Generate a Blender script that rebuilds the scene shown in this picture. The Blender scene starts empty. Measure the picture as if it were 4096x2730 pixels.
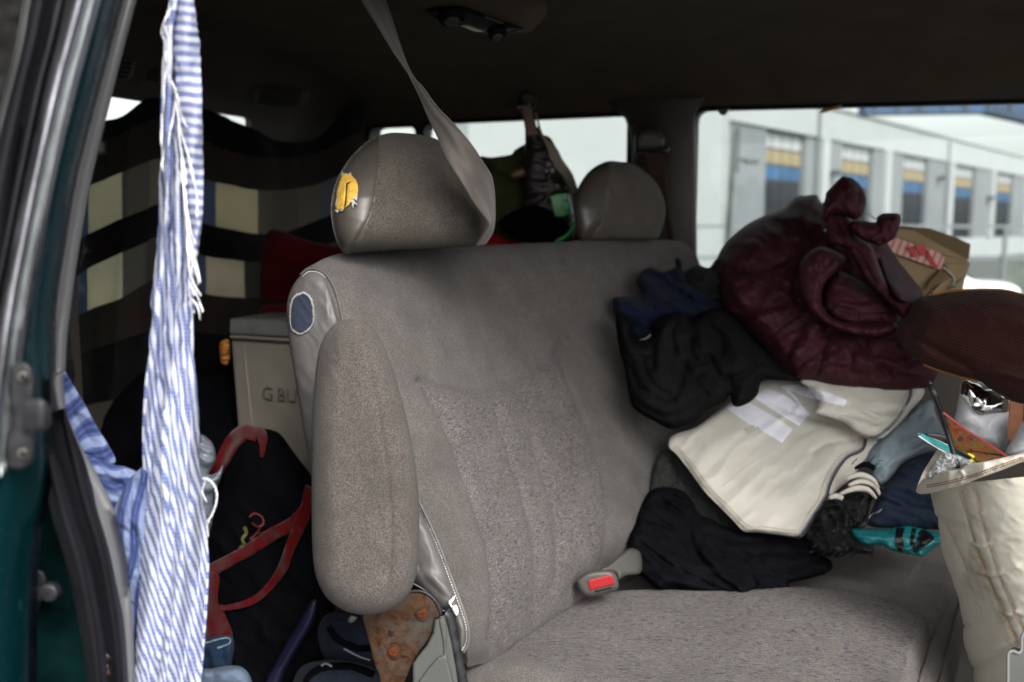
import bpy, bmesh, math, random
import numpy as np
from mathutils import Vector, Matrix
from mathutils.geometry import delaunay_2d_cdt

random.seed(7); rng = np.random.default_rng(7)
S = bpy.context.scene
COL = S.collection
R = math.radians

# ------------------------------------------------------------------ camera
CZ, TH, F, U0, V0 = 1.55, R(-7.0), 2092.0, 1176.5, 784.3
cam = bpy.data.cameras.new('camera'); camo = bpy.data.objects.new('camera', cam); COL.objects.link(camo)
camo.location = (0, 0, CZ); camo.rotation_euler = (R(90) + TH, 0, 0)
cam.sensor_width = 36; cam.lens = F/2353*36; cam.clip_start = 0.05; cam.clip_end = 2000
cam.dof.use_dof = True; cam.dof.focus_distance = 1.27; cam.dof.aperture_fstop = 3.4
S.camera = camo

# ------------------------------------------------------------------ sky, sun, exposure
W = bpy.data.worlds.new('World'); S.world = W; W.use_nodes = True
nt = W.node_tree; nt.nodes.clear()
wo = nt.nodes.new('ShaderNodeOutputWorld'); bg = nt.nodes.new('ShaderNodeBackground')
sk = nt.nodes.new('ShaderNodeTexSky'); sk.sky_type = 'NISHITA'; sk.sun_disc = False
SUN_EL, SUN_AZ = R(40), R(158)          # azimuth of the sun measured clockwise from +Y
sk.sun_elevation = SUN_EL; sk.sun_rotation = SUN_AZ
sk.dust_density = 4.0; sk.air_density = 1.0; sk.ozone_density = 1.0
hs = nt.nodes.new('ShaderNodeHueSaturation'); hs.inputs['Saturation'].default_value = 0.08
nt.links.new(sk.outputs[0], hs.inputs['Color']); nt.links.new(hs.outputs[0], bg.inputs[0])
bg.inputs[1].default_value = 0.15
nt.links.new(bg.outputs[0], wo.inputs[0])
sd = bpy.data.lights.new('sun', 'SUN'); sd.energy = 1.0; sd.angle = R(18); sd.color = (1.0, 0.96, 0.9)
so = bpy.data.objects.new('sun', sd); COL.objects.link(so)
sdir = Vector((math.sin(SUN_AZ)*math.cos(SUN_EL), math.cos(SUN_AZ)*math.cos(SUN_EL), math.sin(SUN_EL)))
so.rotation_euler = sdir.to_track_quat('Z', 'Y').to_euler(); so.location = (0, -5, 8)
S.view_settings.view_transform = 'Standard'; S.view_settings.look = 'None'
S.view_settings.gamma = 1; S.view_settings.use_curve_mapping = False
S.view_settings.exposure = 1.3
S.cycles.max_bounces = 8; S.cycles.transparent_max_bounces = 16; S.cycles.sample_clamp_indirect = 4.0
S.cycles.use_denoising = True

# ------------------------------------------------------------------ pixel -> place
ct, st = math.cos(TH), math.sin(TH)
def Pn(u, v, d):
    u = np.asarray(u, float); v = np.asarray(v, float); d = np.asarray(d, float)
    x = (u-U0)/F; y = -(v-V0)/F
    Y = ct - y*st; Z = st + y*ct
    k = d/Y
    return np.stack([x*k, Y*k, Z*k + CZ], -1)
def P(u, v, d): return Vector(Pn(u, v, d))
def proj(p):
    p = np.asarray(p, float); z = p[..., 2]-CZ
    f = p[..., 1]*ct + z*st; up = -p[..., 1]*st + z*ct
    return U0 + F*p[..., 0]/f, V0 - F*up/f
def dz(u, v, z):           # distance at which the ray through (u,v) meets height z
    y = -(v-V0)/F
    return (z-CZ)*(ct - y*st)/(st + y*ct)
def T(x0, y0, sc):         # measured in an enlarged crop of the photograph
    def f(pts): return [(.57446*(x0+x/sc), .57446*(y0+y/sc)) for x, y in pts]
    return f
Z4 = T(2500, 300, 1.3064); Z5 = T(2300, 1400, 1.1787); Z6 = T(1100, 1200, 1.025); Z3 = T(1024, 0, 1.3065)
Z2 = T(0, 1365, 1.1486); Z1 = T(0, 0, 1.1484)
Z21 = T(200, 300, 1.568); Z22 = T(700, 1200, 1.025); Z23 = T(1900, 300, 2.24); Z24 = T(3300, 1100, 1.7425)
Z25 = T(2650, 1900, 1.6273); Z26 = T(1400, 2200, 2.6144); Z28 = T(2400, 900, 1.7425)
Z31 = T(3400, 850, 3.381); Z32 = T(1650, 0, 3.922); Z33 = T(1100, 480, 1.912); Z35 = T(3700, 2000, 2.149); Z36 = T(2750, 380, 1.748)

# ------------------------------------------------------------------ numpy noise
def _h(ix, iy, s):
    n = (ix.astype(np.int64)*374761393 + iy.astype(np.int64)*668265263 + s*1274126177) & 0x7fffffff
    n = ((n ^ (n >> 13))*1274126177) & 0x7fffffff
    return ((n ^ (n >> 16)) & 0xffff)/65535.0
def vn(x, y, s=0):
    ix = np.floor(x); iy = np.floor(y); fx = x-ix; fy = y-iy
    fx = fx*fx*fx*(fx*(fx*6-15)+10); fy = fy*fy*fy*(fy*(fy*6-15)+10)
    a = _h(ix, iy, s); b = _h(ix+1, iy, s); c = _h(ix, iy+1, s); e = _h(ix+1, iy+1, s)
    return (a*(1-fx)+b*fx)*(1-fy) + (c*(1-fx)+e*fx)*fy
def fbm(x, y, s=0, o=3):
    t = 0; a = .5
    for i in range(o): t = t + a*vn(x, y, s+i*17); x = x*2.03+3.1; y = y*2.03+1.7; a *= .5
    return t
def wrinkle(u, v, amp, L, stretch=3., th=0., seed=0, warp=.8):
    wx = (fbm(u/L/2.2, v/L/2.2, seed+5)-.45)*L*warp*2; wy = (fbm(u/L/2.2, v/L/2.2, seed+9)-.45)*L*warp*2
    a = (u+wx)*math.cos(th) + (v+wy)*math.sin(th); b = -(u+wx)*math.sin(th) + (v+wy)*math.cos(th)
    n = vn(a/(L*stretch), b/L, seed); n2 = vn(a/(L*stretch)*1.9+7, b/L*2.1+3, seed+3)
    r = 1-np.abs(2*n-1)
    return amp*(r**1.6*1.0 + .4*(1-np.abs(2*n2-1)) - .6)

def cr(pts, n=8, closed=False):
    p = np.asarray(pts, float); out = []
    m = len(p); segs = m if closed else m-1
    for i in range(segs):
        if closed: a, b, c, e = p[(i-1) % m], p[i], p[(i+1) % m], p[(i+2) % m]
        else: a, b, c, e = p[max(i-1, 0)], p[i], p[i+1], p[min(i+2, m-1)]
        for t in np.linspace(0, 1, n, endpoint=False):
            out.append(.5*((2*b)+(-a+c)*t+(2*a-5*b+4*c-e)*t*t+(-a+3*b-3*c+e)*t**3))
    if not closed: out.append(p[-1])
    return np.array(out)
def resample(p, sp, closed=False):
    if closed: p = np.vstack([p, p[:1]])
    L = np.r_[0, np.cumsum(np.linalg.norm(np.diff(p, axis=0), axis=1))]
    n = max(3, int(round(L[-1]/sp)))
    q = np.linspace(0, L[-1], n+1)
    o = np.stack([np.interp(q, L, p[:, k]) for k in range(p.shape[1])], -1)
    return o[:-1] if closed else o
def seg_dist(q, poly, closed=False):
    a = np.asarray(poly, float); b = np.roll(a, -1, 0)
    if not closed: a = a[:-1]; b = b[:-1]
    best = np.full(len(q), 1e9)
    for p0, p1 in zip(a, b):
        d = p1-p0; L = d@d + 1e-9
        t = np.clip(((q-p0)@d)/L, 0, 1)
        best = np.minimum(best, np.hypot(*(q-p0-t[:, None]*d).T))
    return best
def inside(q, poly):
    a = np.asarray(poly, float); b = np.roll(a, -1, 0); r = np.zeros(len(q), bool)
    for (x0, y0), (x1, y1) in zip(a, b):
        c = (y0 > q[:, 1]) != (y1 > q[:, 1])
        r ^= c & (q[:, 0] < (x1-x0)*(q[:, 1]-y0)/((y1-y0) or 1e-9)+x0)
    return r
def fold_h(q, folds):
    h = np.zeros(len(q))
    for f in folds:
        pts, w, amp = f[:3]
        D = seg_dist(q, cr(pts, 5) if len(pts) > 2 else np.asarray(pts, float))
        h += amp*(np.exp(-(D/w)**2) if amp > 0 else np.exp(-D/w))
    return h

# ------------------------------------------------------------------ objects
def empty(name, loc, label=None, cat=None, group=None):
    o = bpy.data.objects.new(name, None); COL.objects.link(o); o.location = loc; o.empty_display_size = .05
    tag(o, label, cat, group); return o
def tag(o, label=None, cat=None, group=None, kind=None):
    if label: o['label'] = label
    if cat: o['category'] = cat
    if group: o['group'] = group
    if kind: o['kind'] = kind
    return o
def wloc(o):
    l = Vector(o.location)
    while o.parent: o = o.parent; l += Vector(o.location)
    return l
def mesh(name, verts, faces, mat, parent=None, uvs=None, smooth=True, attr=None):
    V = np.asarray(verts, float)
    if parent is None: org = np.array([(V[:, 0].min()+V[:, 0].max())/2, (V[:, 1].min()+V[:, 1].max())/2, V[:, 2].min()])
    else: org = np.array(wloc(parent))
    me = bpy.data.meshes.new(name)
    me.from_pydata((V-org).tolist(), [], [list(map(int, f)) for f in faces])
    if uvs is not None:
        uvs = np.asarray(uvs, float); ul = me.uv_layers.new(name='UVMap')
        li = np.zeros(len(me.loops), int); me.loops.foreach_get('vertex_index', li)
        ul.data.foreach_set('uv', uvs[li].astype(np.float32).ravel())
    if attr is not None:
        for k, a in attr.items():
            at = me.attributes.new(k, 'FLOAT', 'POINT'); at.data.foreach_set('value', np.asarray(a, np.float32))
    if smooth: me.polygons.foreach_set('use_smooth', [True]*len(me.polygons))
    mats = mat if isinstance(mat, (list, tuple)) else [mat]
    for m in mats: me.materials.append(m)
    me.update()
    o = bpy.data.objects.new(name, me); COL.objects.link(o)
    if parent is None: o.location = org
    else: o.parent = parent
    return o
def fix_normals(o):
    bm = bmesh.new(); bm.from_mesh(o.data); bmesh.ops.recalc_face_normals(bm, faces=bm.faces); bm.to_mesh(o.data); bm.free(); return o

class Surf:
    def __init__(s, q, d): s.q = q; s.d = d
    def __call__(s, u, v):
        u = np.atleast_1d(np.asarray(u, float)); v = np.atleast_1d(np.asarray(v, float)); out = []
        for a, b in zip(u.ravel(), v.ravel()):
            D = (s.q[:, 0]-a)**2+(s.q[:, 1]-b)**2; i = np.argpartition(D, 3)[:3]; w = 1/(D[i]+1)
            out.append((s.d[i]*w).sum()/w.sum())
        return np.array(out)
def depthf(d):
    if callable(d): return d
    if isinstance(d, (int, float)): return lambda u, v: np.full(len(np.atleast_1d(u)), float(d))
    A = np.array([[u, v, 1] for u, v, _ in d]); y = np.array([1/x for _, _, x in d])
    c = np.linalg.lstsq(A, y, rcond=None)[0]
    return lambda u, v: 1/(c[0]*np.asarray(u)+c[1]*np.asarray(v)+c[2])

def blob(name, outline, d, mat, parent=None, H=.03, B=.02, Rr=50, sp=8, folds=(), wr=(), sharp=False, uv=None,
         cut=None, pw=.5, base=None, edge_noise=0.):
    """closed padded body: outline measured in the photo, own distance d, bulging H towards us and B away."""
    o = np.asarray(outline, float)
    o = resample(o if sharp else cr(o, 6, True), sp*.8, True) if not sharp else np.vstack([resample(np.array([o[i], o[(i+1) % len(o)]]), sp)[:-1] if np.hypot(*(o[i]-o[(i+1) % len(o)])) > sp*1.5 else o[i:i+1] for i in range(len(o))])
    if edge_noise:
        k = np.arange(len(o)); o = o + edge_noise*np.stack([fbm(o[:, 0]/14, o[:, 1]/14, 3)-.45, fbm(o[:, 0]/14, o[:, 1]/14, 8)-.45], -1)*2
    lo, hi = o.min(0), o.max(0)
    gx, gy = np.meshgrid(np.arange(lo[0], hi[0], sp), np.arange(lo[1], hi[1], sp*.87))
    gx = gx + (np.arange(gx.shape[0]) % 2)[:, None]*sp*.5
    g = np.stack([gx.ravel(), gy.ravel()], -1); g += rng.uniform(-.12, .12, g.shape)*sp
    g = g[inside(g, o)]; D = seg_dist(g, o, True) if len(g) else np.zeros(0); g = g[D > sp*.55]
    nrm = np.roll(o, -1, 0)-np.roll(o, 1, 0); nrm = np.stack([-nrm[:, 1], nrm[:, 0]], -1); nrm /= np.linalg.norm(nrm, axis=1)[:, None]+1e-9
    ar = .5*np.sum(o[:, 0]*np.roll(o[:, 1], -1)-np.roll(o[:, 0], -1)*o[:, 1])
    if ar < 0: nrm = -nrm
    rings = []
    for k in (.05, .16):
        off = Rr*k
        if off < sp*.6:
            r = o+nrm*off; ok = inside(r, o); r = r[ok]
            if len(r): r = r[seg_dist(r, o, True) > off*.9]; rings.append(r)
    pts = np.vstack([o, g]+rings)
    n = len(o); edges = [(i, (i+1) % n) for i in range(n)]
    if cut:
        c = resample(np.asarray(cut[1], float), sp*.7, True); m = len(pts); pts = np.vstack([pts, c]); edges += [(m+i, m+(i+1) % len(c)) for i in range(len(c))]
    vc, _, fc, *_ = delaunay_2d_cdt([Vector(p) for p in pts], edges, [list(range(n))], 1, 1e-4)
    q = np.array([(a.x, a.y) for a in vc]); f = [list(x) for x in fc]
    cen = np.array([q[x].mean(0) for x in f]); ok = inside(cen, o); f = [x for x, k in zip(f, ok) if k]
    used = sorted({i for x in f for i in x}); mp = {a: b for b, a in enumerate(used)}; q = q[used]; f = [[mp[i] for i in x] for x in f]
    E = seg_dist(q, o, True); bd = E < .02
    t = np.clip(E/Rr, 0, 1); dome = (1-(1-t)**2)**pw
    df = depthf(d); d0 = df(q[:, 0], q[:, 1])
    h = H*dome
    soft = np.clip(E/(Rr*.35), 0, 1)
    if len(folds): h = h + fold_h(q, folds)*soft
    for w in wr: h = h + wrinkle(q[:, 0], q[:, 1], **w)*soft
    h = np.where(bd, 0, h); hb = np.where(bd, 0, B*dome+.0008)
    Vf = Pn(q[:, 0], q[:, 1], d0-h); Vb = Pn(q[:, 0], q[:, 1], d0+hb)
    N = len(q); bi = {}; vb = []
    for i in range(N):
        if bd[i]: bi[i] = i
        else: bi[i] = N+len(vb); vb.append(Vb[i])
    V = np.vstack([Vf, np.array(vb)]) if vb else Vf
    UV = q/1000.0 if uv is None else uv(q)
    UVa = np.vstack([UV, np.array([UV[i] for i in range(N) if not bd[i]]).reshape(-1, 2)])
    orient = lambda a, b, c: (q[b]-q[a])[0]*(q[c]-q[a])[1]-(q[b]-q[a])[1]*(q[c]-q[a])[0]
    ff = [x if orient(*x[:3]) < 0 else x[::-1] for x in f]
    fb = [[bi[i] for i in x[::-1]] for x in ff]
    res = None
    if cut:
        cen = np.array([q[x].mean(0) for x in ff]); ins = inside(cen, cut[1])
        A = [x for x, k in zip(ff, ins) if not k] + fb; Bf = [x for x, k in zip(ff, ins) if k]
        res = mesh(name, V, A, mat, parent, UVa)
        us = sorted({i for x in Bf for i in x}); m2 = {a: b for b, a in enumerate(us)}
        fr = [[m2[i] for i in x] for x in Bf]
        # give the split-off panel a thickness of its own
        Va = V[us]; Vb2 = Va + np.array([0, .004, 0]); k = len(us)
        from collections import Counter
        ec = Counter(); 
        for x in fr:
            for a, b in zip(x, x[1:]+x[:1]): ec[(a, b)] += 1
        rim = [[a, k+a, k+b, b][::-1] for (a, b) in ec if (b, a) not in ec]
        sub = mesh(cut[0], np.vstack([Va, Vb2]), fr+[[k+i for i in x[::-1]] for x in fr]+rim, cut[2], res if parent is None else parent, np.vstack([UVa[us]]*2))
    else:
        res = mesh(name, V, ff+fb, mat, parent, UVa)
    res_s = Surf(q, d0-h)
    return res, res_s

def patch(name, rows, mat, parent=None, nu=24, nv=24, th=.01, disp=None, uvr=None, rim=0., attrf=None, both=False, straight=False):
    """thick sheet through a grid of (u,v,d) points; rows top to bottom."""
    G = np.array([[Pn(*c[:3]) for c in r] for r in rows])
    if uvr is None: UVc = np.array([[(j/(len(r)-1), i/(len(rows)-1)) for j, c in enumerate(r)] for i, r in enumerate(rows)])
    else: UVc = np.array(uvr, float)
    A = np.concatenate([G, UVc], -1)
    def interp(A, n):
        m = A.shape[0]; t = np.linspace(0, m-1, n); i = np.minimum(t.astype(int), m-2); f = (t-i).reshape(-1, *([1]*(A.ndim-1)))
        if m == 2: return A[i]*(1-f)+A[i+1]*f
        a = A[np.maximum(i-1, 0)]; b = A[i]; c = A[i+1]; e = A[np.minimum(i+2, m-1)]
        return .5*((2*b)+(-a+c)*f+(2*a-5*b+4*c-e)*f*f+(-a+3*b-3*c+e)*f**3)
    A = interp(A, nv); A = interp(A.transpose(1, 0, 2), nu).transpose(1, 0, 2)
    p = A[..., :3]; uv = A[..., 3:]
    du = np.gradient(p, axis=1); dv = np.gradient(p, axis=0)
    n = np.cross(du, dv); n /= np.linalg.norm(n, axis=-1, keepdims=True)+1e-12
    if (n*(p-np.array([0, 0, CZ]))).sum(-1).mean() > 0: n = -n
    q = np.stack(proj(p), -1).reshape(-1, 2)
    h = np.zeros(q.shape[0]) if disp is None else disp(q, uv.reshape(-1, 2))
    s = np.linspace(0, 1, nu)[None, :]; t = np.linspace(0, 1, nv)[:, None]
    if rim:
        e = np.minimum(np.minimum(s, 1-s)*nu/rim, np.minimum(t, 1-t)*nv/rim); e = np.clip(e, 0, 1); dome = np.sqrt(1-(1-e)**2)
    else: dome = np.ones((nv, nu))
    top = p + n*(h.reshape(nv, nu)*np.minimum(1, dome*1.5) - th*.5*(1-dome))[..., None]
    bot = p - n*(th*.5 + th*.5*dome + 1e-4)[..., None]
    if both: bot = top - n*th
    if straight: bot = top + np.array([0, th, 0])
    V = np.vstack([top.reshape(-1, 3), bot.reshape(-1, 3)]); N = nu*nv
    idx = np.arange(N).reshape(nv, nu); F_ = []
    a = idx[:-1, :-1].ravel(); b = idx[:-1, 1:].ravel(); c = idx[1:, 1:].ravel(); e = idx[1:, :-1].ravel()
    F_ += list(map(list, zip(a, e, c, b))); F_ += [[N+w, N+z, N+y, N+x] for x, y, z, w in zip(a, e, c, b)]
    loop = list(idx[0]) + list(idx[1:, -1]) + list(idx[-1, -2::-1]) + list(idx[-2:0:-1, 0])
    for i in range(len(loop)):
        x, y = loop[i], loop[(i+1) % len(loop)]; F_.append([x, y, N+y, N+x])
    at = None
    if attrf: at = {k: np.r_[f(q), f(q)] for k, f in attrf.items()}
    o = mesh(name, V, F_, mat, parent, np.vstack([uv.reshape(-1, 2)]*2), attr=at)
    fix_normals(o)
    dd = top.reshape(-1, 3)[:, 1]
    return o, Surf(q, dd)

def tube(name, pts, r, mat, parent=None, n=8, smooth=4, flat=1., closed=False):
    """pts world points; r radius or list"""
    p = np.array([tuple(x) for x in pts], float)
    rr = np.full(len(p), r) if np.isscalar(r) else np.asarray(r, float)
    if smooth > 1 and len(p) > 2:
        q = cr(np.c_[p, rr], smooth, closed); p, rr = q[:, :3], q[:, 3]
    m = len(p); tg = np.gradient(p, axis=0); tg /= np.linalg.norm(tg, axis=1)[:, None]+1e-12
    up = np.array([0, -1., .15]); V = []; Fc = []
    for i in range(m):
        t = tg[i]; a = np.cross(t, up); a /= np.linalg.norm(a)+1e-9; b = np.cross(t, a)
        for k in range(n):
            w = 2*math.pi*k/n; V.append(p[i]+rr[i]*(a*math.cos(w)+b*flat*math.sin(w)))
    for i in range(m-1):
        for k in range(n):
            Fc.append([i*n+k, i*n+(k+1) % n, (i+1)*n+(k+1) % n, (i+1)*n+k])
    Fc.append(list(range(n))[::-1]); Fc.append([(m-1)*n+k for k in range(n)])
    return fix_normals(mesh(name, V, Fc, mat, parent, np.array([[k/n, i/m*5] for i in range(m) for k in range(n)])))
def on(surf, pts, lift=.002, d=None):
    return [P(u, v, float(surf(u, v)[0])-lift) for u, v in pts]
def join_verts(parts):
    V = []; Fc = []; k = 0
    for v, f in parts:
        V += [tuple(x) for x in v]; Fc += [[i+k for i in x] for x in f]; k += len(v)
    return V, Fc
def boxvf(c, ax, ay, az):       # centre and three half-axis vectors
    c, ax, ay, az = map(lambda w: np.array(tuple(w), float), (c, ax, ay, az))
    V = [c+sx*ax+sy*ay+sz*az for sx in (-1, 1) for sy in (-1, 1) for sz in (-1, 1)]
    return V, [[0, 1, 3, 2], [4, 6, 7, 5], [0, 4, 5, 1], [2, 3, 7, 6], [0, 2, 6, 4], [1, 5, 7, 3]]
def box(name, c, ax, ay, az, mat, parent=None, bevel=0.):
    V, f = boxvf(c, ax, ay, az); o = mesh(name, V, f, mat, parent, smooth=False); fix_normals(o)
    if bevel:
        bm = bmesh.new(); bm.from_mesh(o.data); bmesh.ops.bevel(bm, geom=bm.edges[:], offset=bevel, segments=3, affect='EDGES', profile=.6)
        bm.to_mesh(o.data); bm.free(); o.data.polygons.foreach_set('use_smooth', [True]*len(o.data.polygons))
    return o
def prism(name, outline3, ext, mat, parent=None, bevel=0., smooth=False):
    """planar polygon of world points pushed along ext"""
    p = [np.array(tuple(x), float) for x in outline3]; n = len(p); e = np.array(tuple(ext), float)
    V = p + [x+e for x in p]; f = [list(range(n)), list(range(n, 2*n))[::-1]] + [[i, n+i, n+(i+1) % n, (i+1) % n] for i in range(n)]
    o = mesh(name, V, f, mat, parent, smooth=smooth); fix_normals(o)
    if bevel:
        bm = bmesh.new(); bm.from_mesh(o.data); bmesh.ops.bevel(bm, geom=bm.edges[:], offset=bevel, segments=3, affect='EDGES', profile=.6)
        bm.to_mesh(o.data); bm.free(); o.data.polygons.foreach_set('use_smooth', [True]*len(o.data.polygons))
    return o
def disc(name, c, nrm, r, h, mat, parent=None, n=24, rx=1.):
    c = Vector(c); nrm = Vector(nrm).normalized(); a = nrm.orthogonal().normalized(); b = nrm.cross(a)
    prof = [(r, -h), (r, h*.5), (r*.9, h*.9), (r*.6, h), (0.001, h)]
    V = []; f = []
    for rr, z in prof:
        for k in range(n): w = 2*math.pi*k/n; V.append(c+a*math.cos(w)*rr+b*math.sin(w)*rr+nrm*z)
    for i in range(len(prof)-1):
        for k in range(n): f.append([i*n+k, i*n+(k+1) % n, (i+1)*n+(k+1) % n, (i+1)*n+k])
    f.append(list(range(n))[::-1])
    return fix_normals(mesh(name, V, f, mat, parent))

# ------------------------------------------------------------------ materials
class NT:
    def __init__(s, name):
        s.m = bpy.data.materials.new(name); s.m.use_nodes = True; s.t = s.m.node_tree; s.b = s.t.nodes['Principled BSDF']
        s.out = s.t.nodes['Material Output']
    def n(s, typ, **kw):
        x = s.t.nodes.new(typ)
        for k, v in kw.items():
            if k.startswith('i_'): x.inputs[k[2:].replace('_', ' ')].default_value = v
            else: setattr(x, k, v)
        return x
    def l(s, a, b): s.t.links.new(a, b)
    def mapping(s, src='UV', scale=(1, 1, 1), rot=(0, 0, 0), loc=(0, 0, 0)):
        tc = s.n('ShaderNodeTexCoord'); mp = s.n('ShaderNodeMapping')
        mp.inputs['Scale'].default_value = scale; mp.inputs['Rotation'].default_value = rot; mp.inputs['Location'].default_value = loc
        s.l(tc.outputs[src], mp.inputs[0]); return mp.outputs[0]
    def noise(s, vec, scale, detail=4, rough=.55, dist=0.):
        x = s.n('ShaderNodeTexNoise'); x.inputs['Scale'].default_value = scale; x.inputs['Detail'].default_value = detail
        x.inputs['Roughness'].default_value = rough; x.inputs['Distortion'].default_value = dist; s.l(vec, x.inputs['Vector']); return x.outputs['Fac']
    def ramp(s, fac, stops, interp='LINEAR'):
        r = s.n('ShaderNodeValToRGB'); r.color_ramp.interpolation = interp; e = r.color_ramp.elements
        while len(e) < len(stops): e.new(.5)
        for x, (p, c) in zip(e, stops): x.position = p; x.color = (*c, 1) if len(c) == 3 else c
        s.l(fac, r.inputs[0]); return r.outputs[0]
    def mix(s, fac, a, b, mode='MIX'):
        m = s.n('ShaderNodeMix', data_type='RGBA', blend_type=mode)
        for i, x in ((0, fac), (6, a), (7, b)):
            if hasattr(x, 'links'): s.l(x, m.inputs[i])
            else: m.inputs[i].default_value = x if i == 0 else (*x, 1)
        return m.outputs[2]
    def math(s, op, a, b=0., clamp=False):
        m = s.n('ShaderNodeMath', operation=op); m.use_clamp = clamp
        for i, x in ((0, a), (1, b)):
            if hasattr(x, 'links'): s.l(x, m.inputs[i])
            else: m.inputs[i].default_value = x
        return m.outputs[0]
    def bump(s, h, strength=.3, dist=.002, nrm=None):
        b = s.n('ShaderNodeBump'); b.inputs['Strength'].default_value = strength; b.inputs['Distance'].default_value = dist
        s.l(h, b.inputs['Height'])
        if nrm is not None: s.l(nrm, b.inputs['Normal'])
        s.l(b.outputs[0], s.b.inputs['Normal']); return b.outputs[0]
    def base(s, c, rough=.6, metal=0., spec=None, sheen=0.):
        if hasattr(c, 'links'): s.l(c, s.b.inputs['Base Color'])
        else: s.b.inputs['Base Color'].default_value = (*c, 1)
        s.b.inputs['Roughness'].default_value = rough; s.b.inputs['Metallic'].default_value = metal
        if spec is not None: s.b.inputs['Specular IOR Level'].default_value = spec
        if sheen: s.b.inputs['Sheen Weight'].default_value = sheen; s.b.inputs['Sheen Roughness'].default_value = .6
        return s
def plain(name, c, rough=.6, metal=0., var=.25, sc=12., bs=.15, bsc=300., spec=.5, sheen=0., bd=.001):
    m = NT(name); v = m.mapping('Object')
    f = m.noise(v, sc, 5)
    c2 = tuple(x*(1-var) for x in c); c3 = tuple(min(1, x*(1+var)) for x in c)
    m.base(m.ramp(f, [(.3, c2), (.7, c3)]), rough, metal, spec, sheen)
    m.bump(m.noise(v, bsc, 3), bs, bd); return m.m
def cloth(name, c, weave=900., bs=.4, var=.18, rough=.92, sheen=.03, sc=9., c2=None, speck=0.):
    m = NT(name); v = m.mapping('Object')
    a = m.noise(v, sc, 4); f = m.noise(v, weave, 2, .7)
    lo = tuple(x*(1-var) for x in c); hi = tuple(min(1, x*(1+var)) for x in c)
    col = m.ramp(a, [(.3, lo), (.7, hi)])
    if speck: col = m.mix(m.math('MULTIPLY', m.ramp(f, [(.42, (0, 0, 0)), (.62, (1, 1, 1))]), speck), col, c2 or tuple(x*.5 for x in c))
    m.base(col, rough, 0, .015, sheen); m.bump(f, bs, .0012); return m.m

# ---- particular materials
def seat_mat(name, rot, c=(.099, .0895, .0845), mask=True, dash=(115, 430, 430)):
    m = NT(name); v = m.mapping('Object'); vr = m.mapping('Object', rot=(0, 0, R(rot)))
    pile = m.noise(v, 480, 3, .8); big = m.noise(v, 14, 5, .65); sm = m.noise(v, 70, 4, .7)
    lo = tuple(x*.92 for x in c); hi = tuple(x*1.5 for x in c)
    col = m.ramp(big, [(.32, lo), (.68, hi)])
    col = m.mix(m.math('MULTIPLY', m.ramp(pile, [(.42, (0, 0, 0)), (.58, (1, 1, 1))]), .9), col, tuple(x*.52 for x in c))
    col = m.mix(m.math('MULTIPLY', m.ramp(sm, [(.45, (0, 0, 0)), (.75, (1, 1, 1))]), .3), col, (c[0]*.75, c[1]*.70, c[2]*.62))
    # small dark spots of dirt
    sp = m.noise(v, 60, 1, .3); col = m.mix(m.math('MULTIPLY', m.ramp(sp, [(.80, (0, 0, 0)), (.83, (1, 1, 1))]), .5), col, (.04, .04, .045))
    hgt = pile
    if mask:
        at = m.n('ShaderNodeAttribute', attribute_name='ins'); k = m.math('ADD', m.math('MULTIPLY', at.outputs['Fac'], .35), .5, True)
        pc = col; pat = col
        for i, (cc, th, am) in enumerate((((.022, .021, .038), .59, .8), ((.17, .085, .065), .62, .55), ((.05, .085, .09), .63, .5), ((.19, .175, .17), .60, .5))):
            x = m.n('ShaderNodeMapping'); x.inputs['Location'].default_value = (i*3.1, i*7.7, i*1.3); x.inputs['Scale'].default_value = dash
            m.l(vr, x.inputs[0]); nf = m.noise(x.outputs[0], 1.0, 1.2, .5, .6)
            f = m.math('MULTIPLY', m.ramp(nf, [(th, (0, 0, 0)), (th+.035, (1, 1, 1))]), am)
            pat = m.mix(f, pat, cc)
        col = m.mix(k, pc, pat)
    m.base(col, .95, 0, .12, .06); m.bump(hgt, .7, .0018); return m.m
M = {}
M['seat'] = seat_mat('seat_cloth', -57); M['seat2'] = seat_mat('lit_cushion_cloth', 12, c=(.133, .120, .113), dash=(85, 330, 330))  # cushion colour is raised over the backrest's to carry its brighter light
M['arm'] = seat_mat('armrest_cloth', 0, c=(.086, .0745, .067), mask=False)
M['head'] = seat_mat('headrest_cloth', 0, c=(.092, .080, .067), mask=False)
M['vinyl'] = plain('grey_vinyl', (.085, .080, .077), .5, var=.12, sc=20, bs=.25, bsc=420)
M['vinylh'] = plain('taupe_vinyl', (.066, .057, .048), .36, var=.1, sc=16, bs=.2, bsc=500)
M['stitch'] = plain('pale_thread', (.46, .44, .40), .8)
M['foam'] = plain('yellow_foam', (.62, .36, .05), .9, var=.25, sc=60, bs=.4)
M['denim'] = cloth('denim_patch', (.022, .028, .046), 1100, .6, speck=.4, c2=(.05, .06, .08))
M['whitefoam'] = plain('white_foam', (.75, .75, .76), .9)
def rust():
    m = NT('rusty_steel'); v = m.mapping('Object'); a = m.noise(v, 44, 8, .78, .5); b = m.noise(v, 190, 5, .75); e = m.noise(v, 24, 4)
    c = m.ramp(a, [(.32, (.040, .038, .032)), (.43, (.046, .033, .022)), (.50, (.060, .026, .012)), (.58, (.022, .012, .008)), (.68, (.075, .030, .012))])
    c = m.mix(m.math('MULTIPLY', m.ramp(b, [(.5, (0, 0, 0)), (.7, (1, 1, 1))]), .55), c, (.035, .014, .009))
    c = m.mix(m.math('MULTIPLY', m.ramp(e, [(.45, (0, 0, 0)), (.62, (1, 1, 1))]), .5), c, (.060, .062, .054))
    m.base(c, .8, 0, .06); m.bump(b, .6, .0016); return m.m
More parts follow.
